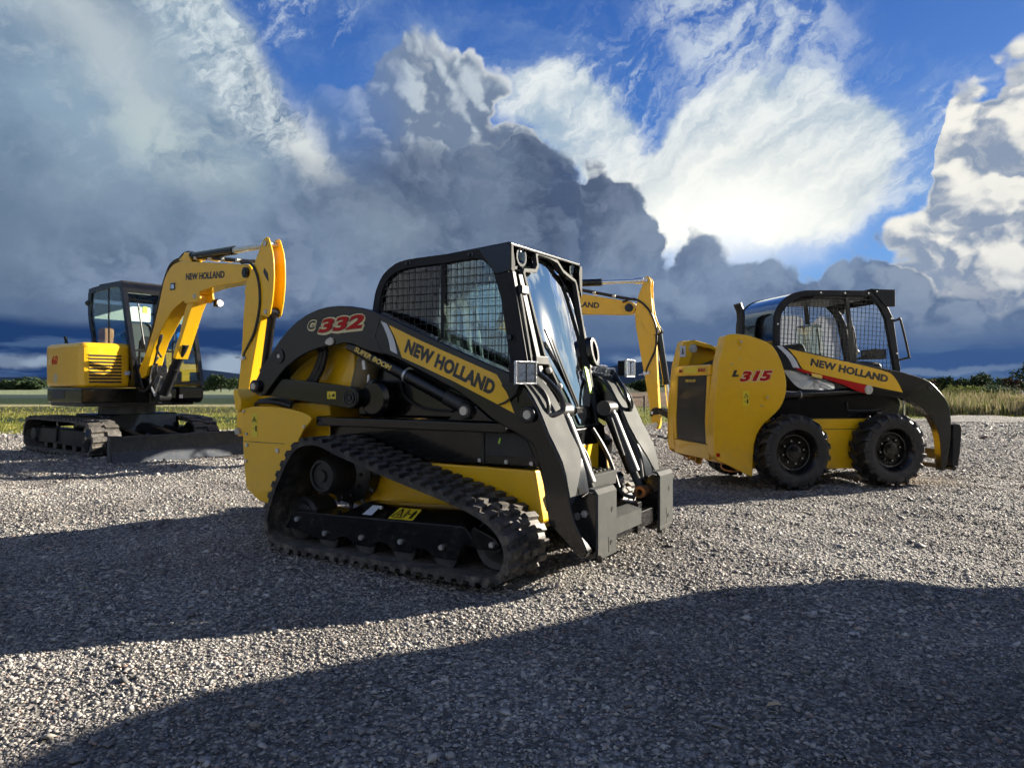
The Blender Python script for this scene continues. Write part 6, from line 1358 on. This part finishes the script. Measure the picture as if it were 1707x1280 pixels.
def shed(label, px, D, w, h):
    root = thing('farm_shed', label, 'shed', (gx(px, D), D, -.05), R(-6), 'white farm sheds')
    MB().box(-w / 2, w / 2, 0, w * .8, 0, h * .62).build('wall', M['white_wall'], root)
    MB().prismx([(-.3, h * .60), (w * .4, h), (w * .8 + .3, h * .60), (w * .8 + .3, h * .54), (w * .4, h * .93), (-.3, h * .54)], -w / 2 - .2, w / 2 + .2).build('roof', M['white_roof'], root)
    MB().box(-w * .12, w * .10, -.03, .0, 0, h * .45).build('door', M['dark_glass'], root)
shed('long white farm shed, left one of the two beside the skid steer arm', 1570, 130, 1.9, 1.45)
shed('short white farm shed, right one of the two beside the skid steer arm', 1597, 125, 1.5, 1.25)
def truck():
    root = thing('parked_truck', 'small white truck parked under the trees at the far right', 'truck', (gx(1679, 95), 95, -.05), R(4))
    MB().prism([(-.95, .22), (.95, .22), (.95, .50), (.55, .55), (.35, .80), (-.10, .80), (-.15, .52), (-.95, .50)], -.4, .4).build('body', M['white_wall'], root, bevel=.03)
    MB().prism([(-.04, .54), (.46, .56), (.31, .75), (-.03, .75)], -.405, .405).build('window', M['dark_glass'], root)
    for x in (-.6, .6):
        for y in (-.36, .30): MB().cyl((x, y, .17), (x, y + .08, .17), .17, n=20).build('wheel', M['tyre_rubber'], root)
truck()
def shed2():
    root = thing('site_cabin', 'white cabin cut by the right edge of the photo behind the weeds', 'cabin', (gx(1714, 90), 90, -.05), 0)
    MB().box(-.9, 1.2, 0, 1.4, 0, .68).build('wall', M['white_wall'], root); MB().box(-1.0, 1.3, -.1, 1.5, .68, .76).build('roof', M['white_roof'], root); MB().box(-.6, -.2, -.02, 0, .2, .5).build('window', M['dark_glass'], root)
shed2()
# wire fence behind the farther excavator
def fence():
    root = thing('wire_fence', 'low wire fence with dark steel posts beyond the grass, behind the farther excavator', 'fence', (gx(1074, 30), 30, -.05), R(8))
    for k in range(-1, 9):
        MB().cyl((k * 1.9, 0, 0), (k * 1.9, 0, .68), .035, n=8).build('post', M['fence_steel'], root)
    MB().cyl((-1.9, 0, .60), (0, 0, .60), .022, n=6).build('brace_rail', M['fence_steel'], root)
    for z in (.2, .4, .6): MB().cyl((-1.9, .03, z), (15.2, .03, z), .004, n=4).build('wire', M['fence_steel'], root)
fence()
# far hills
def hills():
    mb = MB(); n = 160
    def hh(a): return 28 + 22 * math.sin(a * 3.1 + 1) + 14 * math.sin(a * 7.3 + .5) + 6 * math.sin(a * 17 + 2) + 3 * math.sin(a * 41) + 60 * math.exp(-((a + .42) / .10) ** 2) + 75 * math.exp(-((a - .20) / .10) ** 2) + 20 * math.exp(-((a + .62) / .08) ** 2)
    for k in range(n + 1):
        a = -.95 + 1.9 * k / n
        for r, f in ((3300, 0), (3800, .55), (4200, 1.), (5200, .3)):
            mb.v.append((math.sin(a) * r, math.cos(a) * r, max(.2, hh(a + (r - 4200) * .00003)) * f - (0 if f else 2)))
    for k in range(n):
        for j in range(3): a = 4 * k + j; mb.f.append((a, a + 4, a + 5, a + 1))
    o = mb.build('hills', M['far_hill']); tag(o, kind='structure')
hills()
# unseen caster added at the right, its outline shaped to the foreground shadow
def caster():
    root = thing('shadow_caster', 'unseen white caster added outside the right edge to shade the foreground gravel', 'caster', (5.05, 0, 0), 0)
    te = TRE
    bd = MB().prismx([(-7, 1.0), (5.13, 1.0), (5.44, 1.24), (5.70, 1.55), (5.62, 1.76), (5.46, 1.93), (5.45, 2.06), (5.44, 2.20), (5.42, 2.34), (5.24, 2.45), (5.11, 2.48), (4.6, 2.60), (-7, 2.62)], 0, 2.5).build('body', M['caster_white'], root, bevel=.03)
    MB().prismx([(-6.5, .2), (4.2, .2), (4.97, .86), (5.12, .995), (-6.5, .995)], .05, 2.45).build('caster_skirt', M['dark_grey'], root)
    for x in (.25, 2.25):
        for y in (-5., -3.9): MB().cyl((x - .15, y, .48), (x + .15, y, .48), .48, n=28).build('wheel', M['tyre_rubber'], root)
        MB().box(x - .05, x + .05, 1.6, 1.75, .0, .2).build('caster_leg', M['dark_grey'], root)
TRE, te_low = 6.0, 1.45
caster()
MB().add([(-.045, -.012, .0), (.0, -.02, .012), (.05, -.004, .004), (.03, .014, .014), (-.02, .018, .01)], [(0, 1, 2, 3, 4)]).map(lambda x, y, z: (x * .6 + .86, y * .6 + 2.37, z * .6 + .026)).build('fallen_leaf', M['leaf_litter'], smooth=False)
tag(bpy.data.objects['fallen_leaf'], 'single tan fallen leaf lying on the shaded foreground gravel', 'leaf')

# ---------------------------------------------------------------- every countable small piece is a part of its own
SPLIT = {'bolt', 'idler_wheel', 'roller', 'rear_post', 'pivot_pin', 'pin_cap', 'hose', 'hydraulic_hose', 'tail_lamp', 'tie_down_loop', 'roof_clip', 'knob', 'hinge', 'lock_pin', 'link_pin', 'hose_clamp', 'hydraulic_coupler', 'coupler_pin', 'control_lever', 'grab_bar', 'pivot_boss', 'quick_coupler_plate', 'coupler_body', 'latch_slot', 'side_rail', 'visor_edge', 'cylinder_bracket', 'inner_post', 'cab_lamp', 'cylinder_ear', 'film_sheet', 'rear_window', 'blade_arm', 'grease_line', 'control_console', 'swing_post', 'chassis', 'roof_visor', 'hinge_post', 'reflector'}
def split_pieces():
    for o in [q for q in bpy.data.objects if q.type == 'MESH' and q.name.split('.')[0] in SPLIT]:
        me = o.data; n = len(me.vertices); par = list(range(n))
        def find(a):
            while par[a] != a: par[a] = par[par[a]]; a = par[a]
            return a
        for e in me.edges:
            a, b = find(e.vertices[0]), find(e.vertices[1])
            if a != b: par[a] = b
        isl = {}
        for i in range(n): isl.setdefault(find(i), []).append(i)
        if len(isl) < 2: continue
        G = []
        for vs in isl.values():
            co = [me.vertices[i].co for i in vs]; G.append([set(vs), [min(c[k] for c in co) for k in range(3)], [max(c[k] for c in co) for k in range(3)]])
        ch = True
        while ch:                                   # pieces that touch stay together
            ch = False
            for i in range(len(G)):
                for j in range(i + 1, len(G)):
                    A, B = G[i], G[j]
                    if all(A[1][k] <= B[2][k] + .002 and B[1][k] <= A[2][k] + .002 for k in range(3)):
                        A[0] |= B[0]; A[1] = [min(p, q) for p, q in zip(A[1], B[1])]; A[2] = [max(p, q) for p, q in zip(A[2], B[2])]; G.pop(j); ch = True; break
                if ch: break
        if len(G) < 2: continue
        base = o.name.split('.')[0]; kids = list(o.children)
        G.sort(key=lambda g: -len(g[0]))
        for k, g in enumerate(G):
            bm = bmesh.new(); bm.from_mesh(me); bm.verts.ensure_lookup_table()
            bmesh.ops.delete(bm, geom=[v for v in bm.verts if v.index not in g[0]], context='VERTS')
            m2 = bpy.data.meshes.new(base); bm.to_mesh(m2); bm.free()
            for mt in me.materials:
                if not m2.materials: m2.materials.append(mt)
            if k == 0: first = m2; continue
            c = o.copy(); c.data = m2; c.name = base; col.objects.link(c); c.parent = o.parent
        o.data = first
split_pieces()
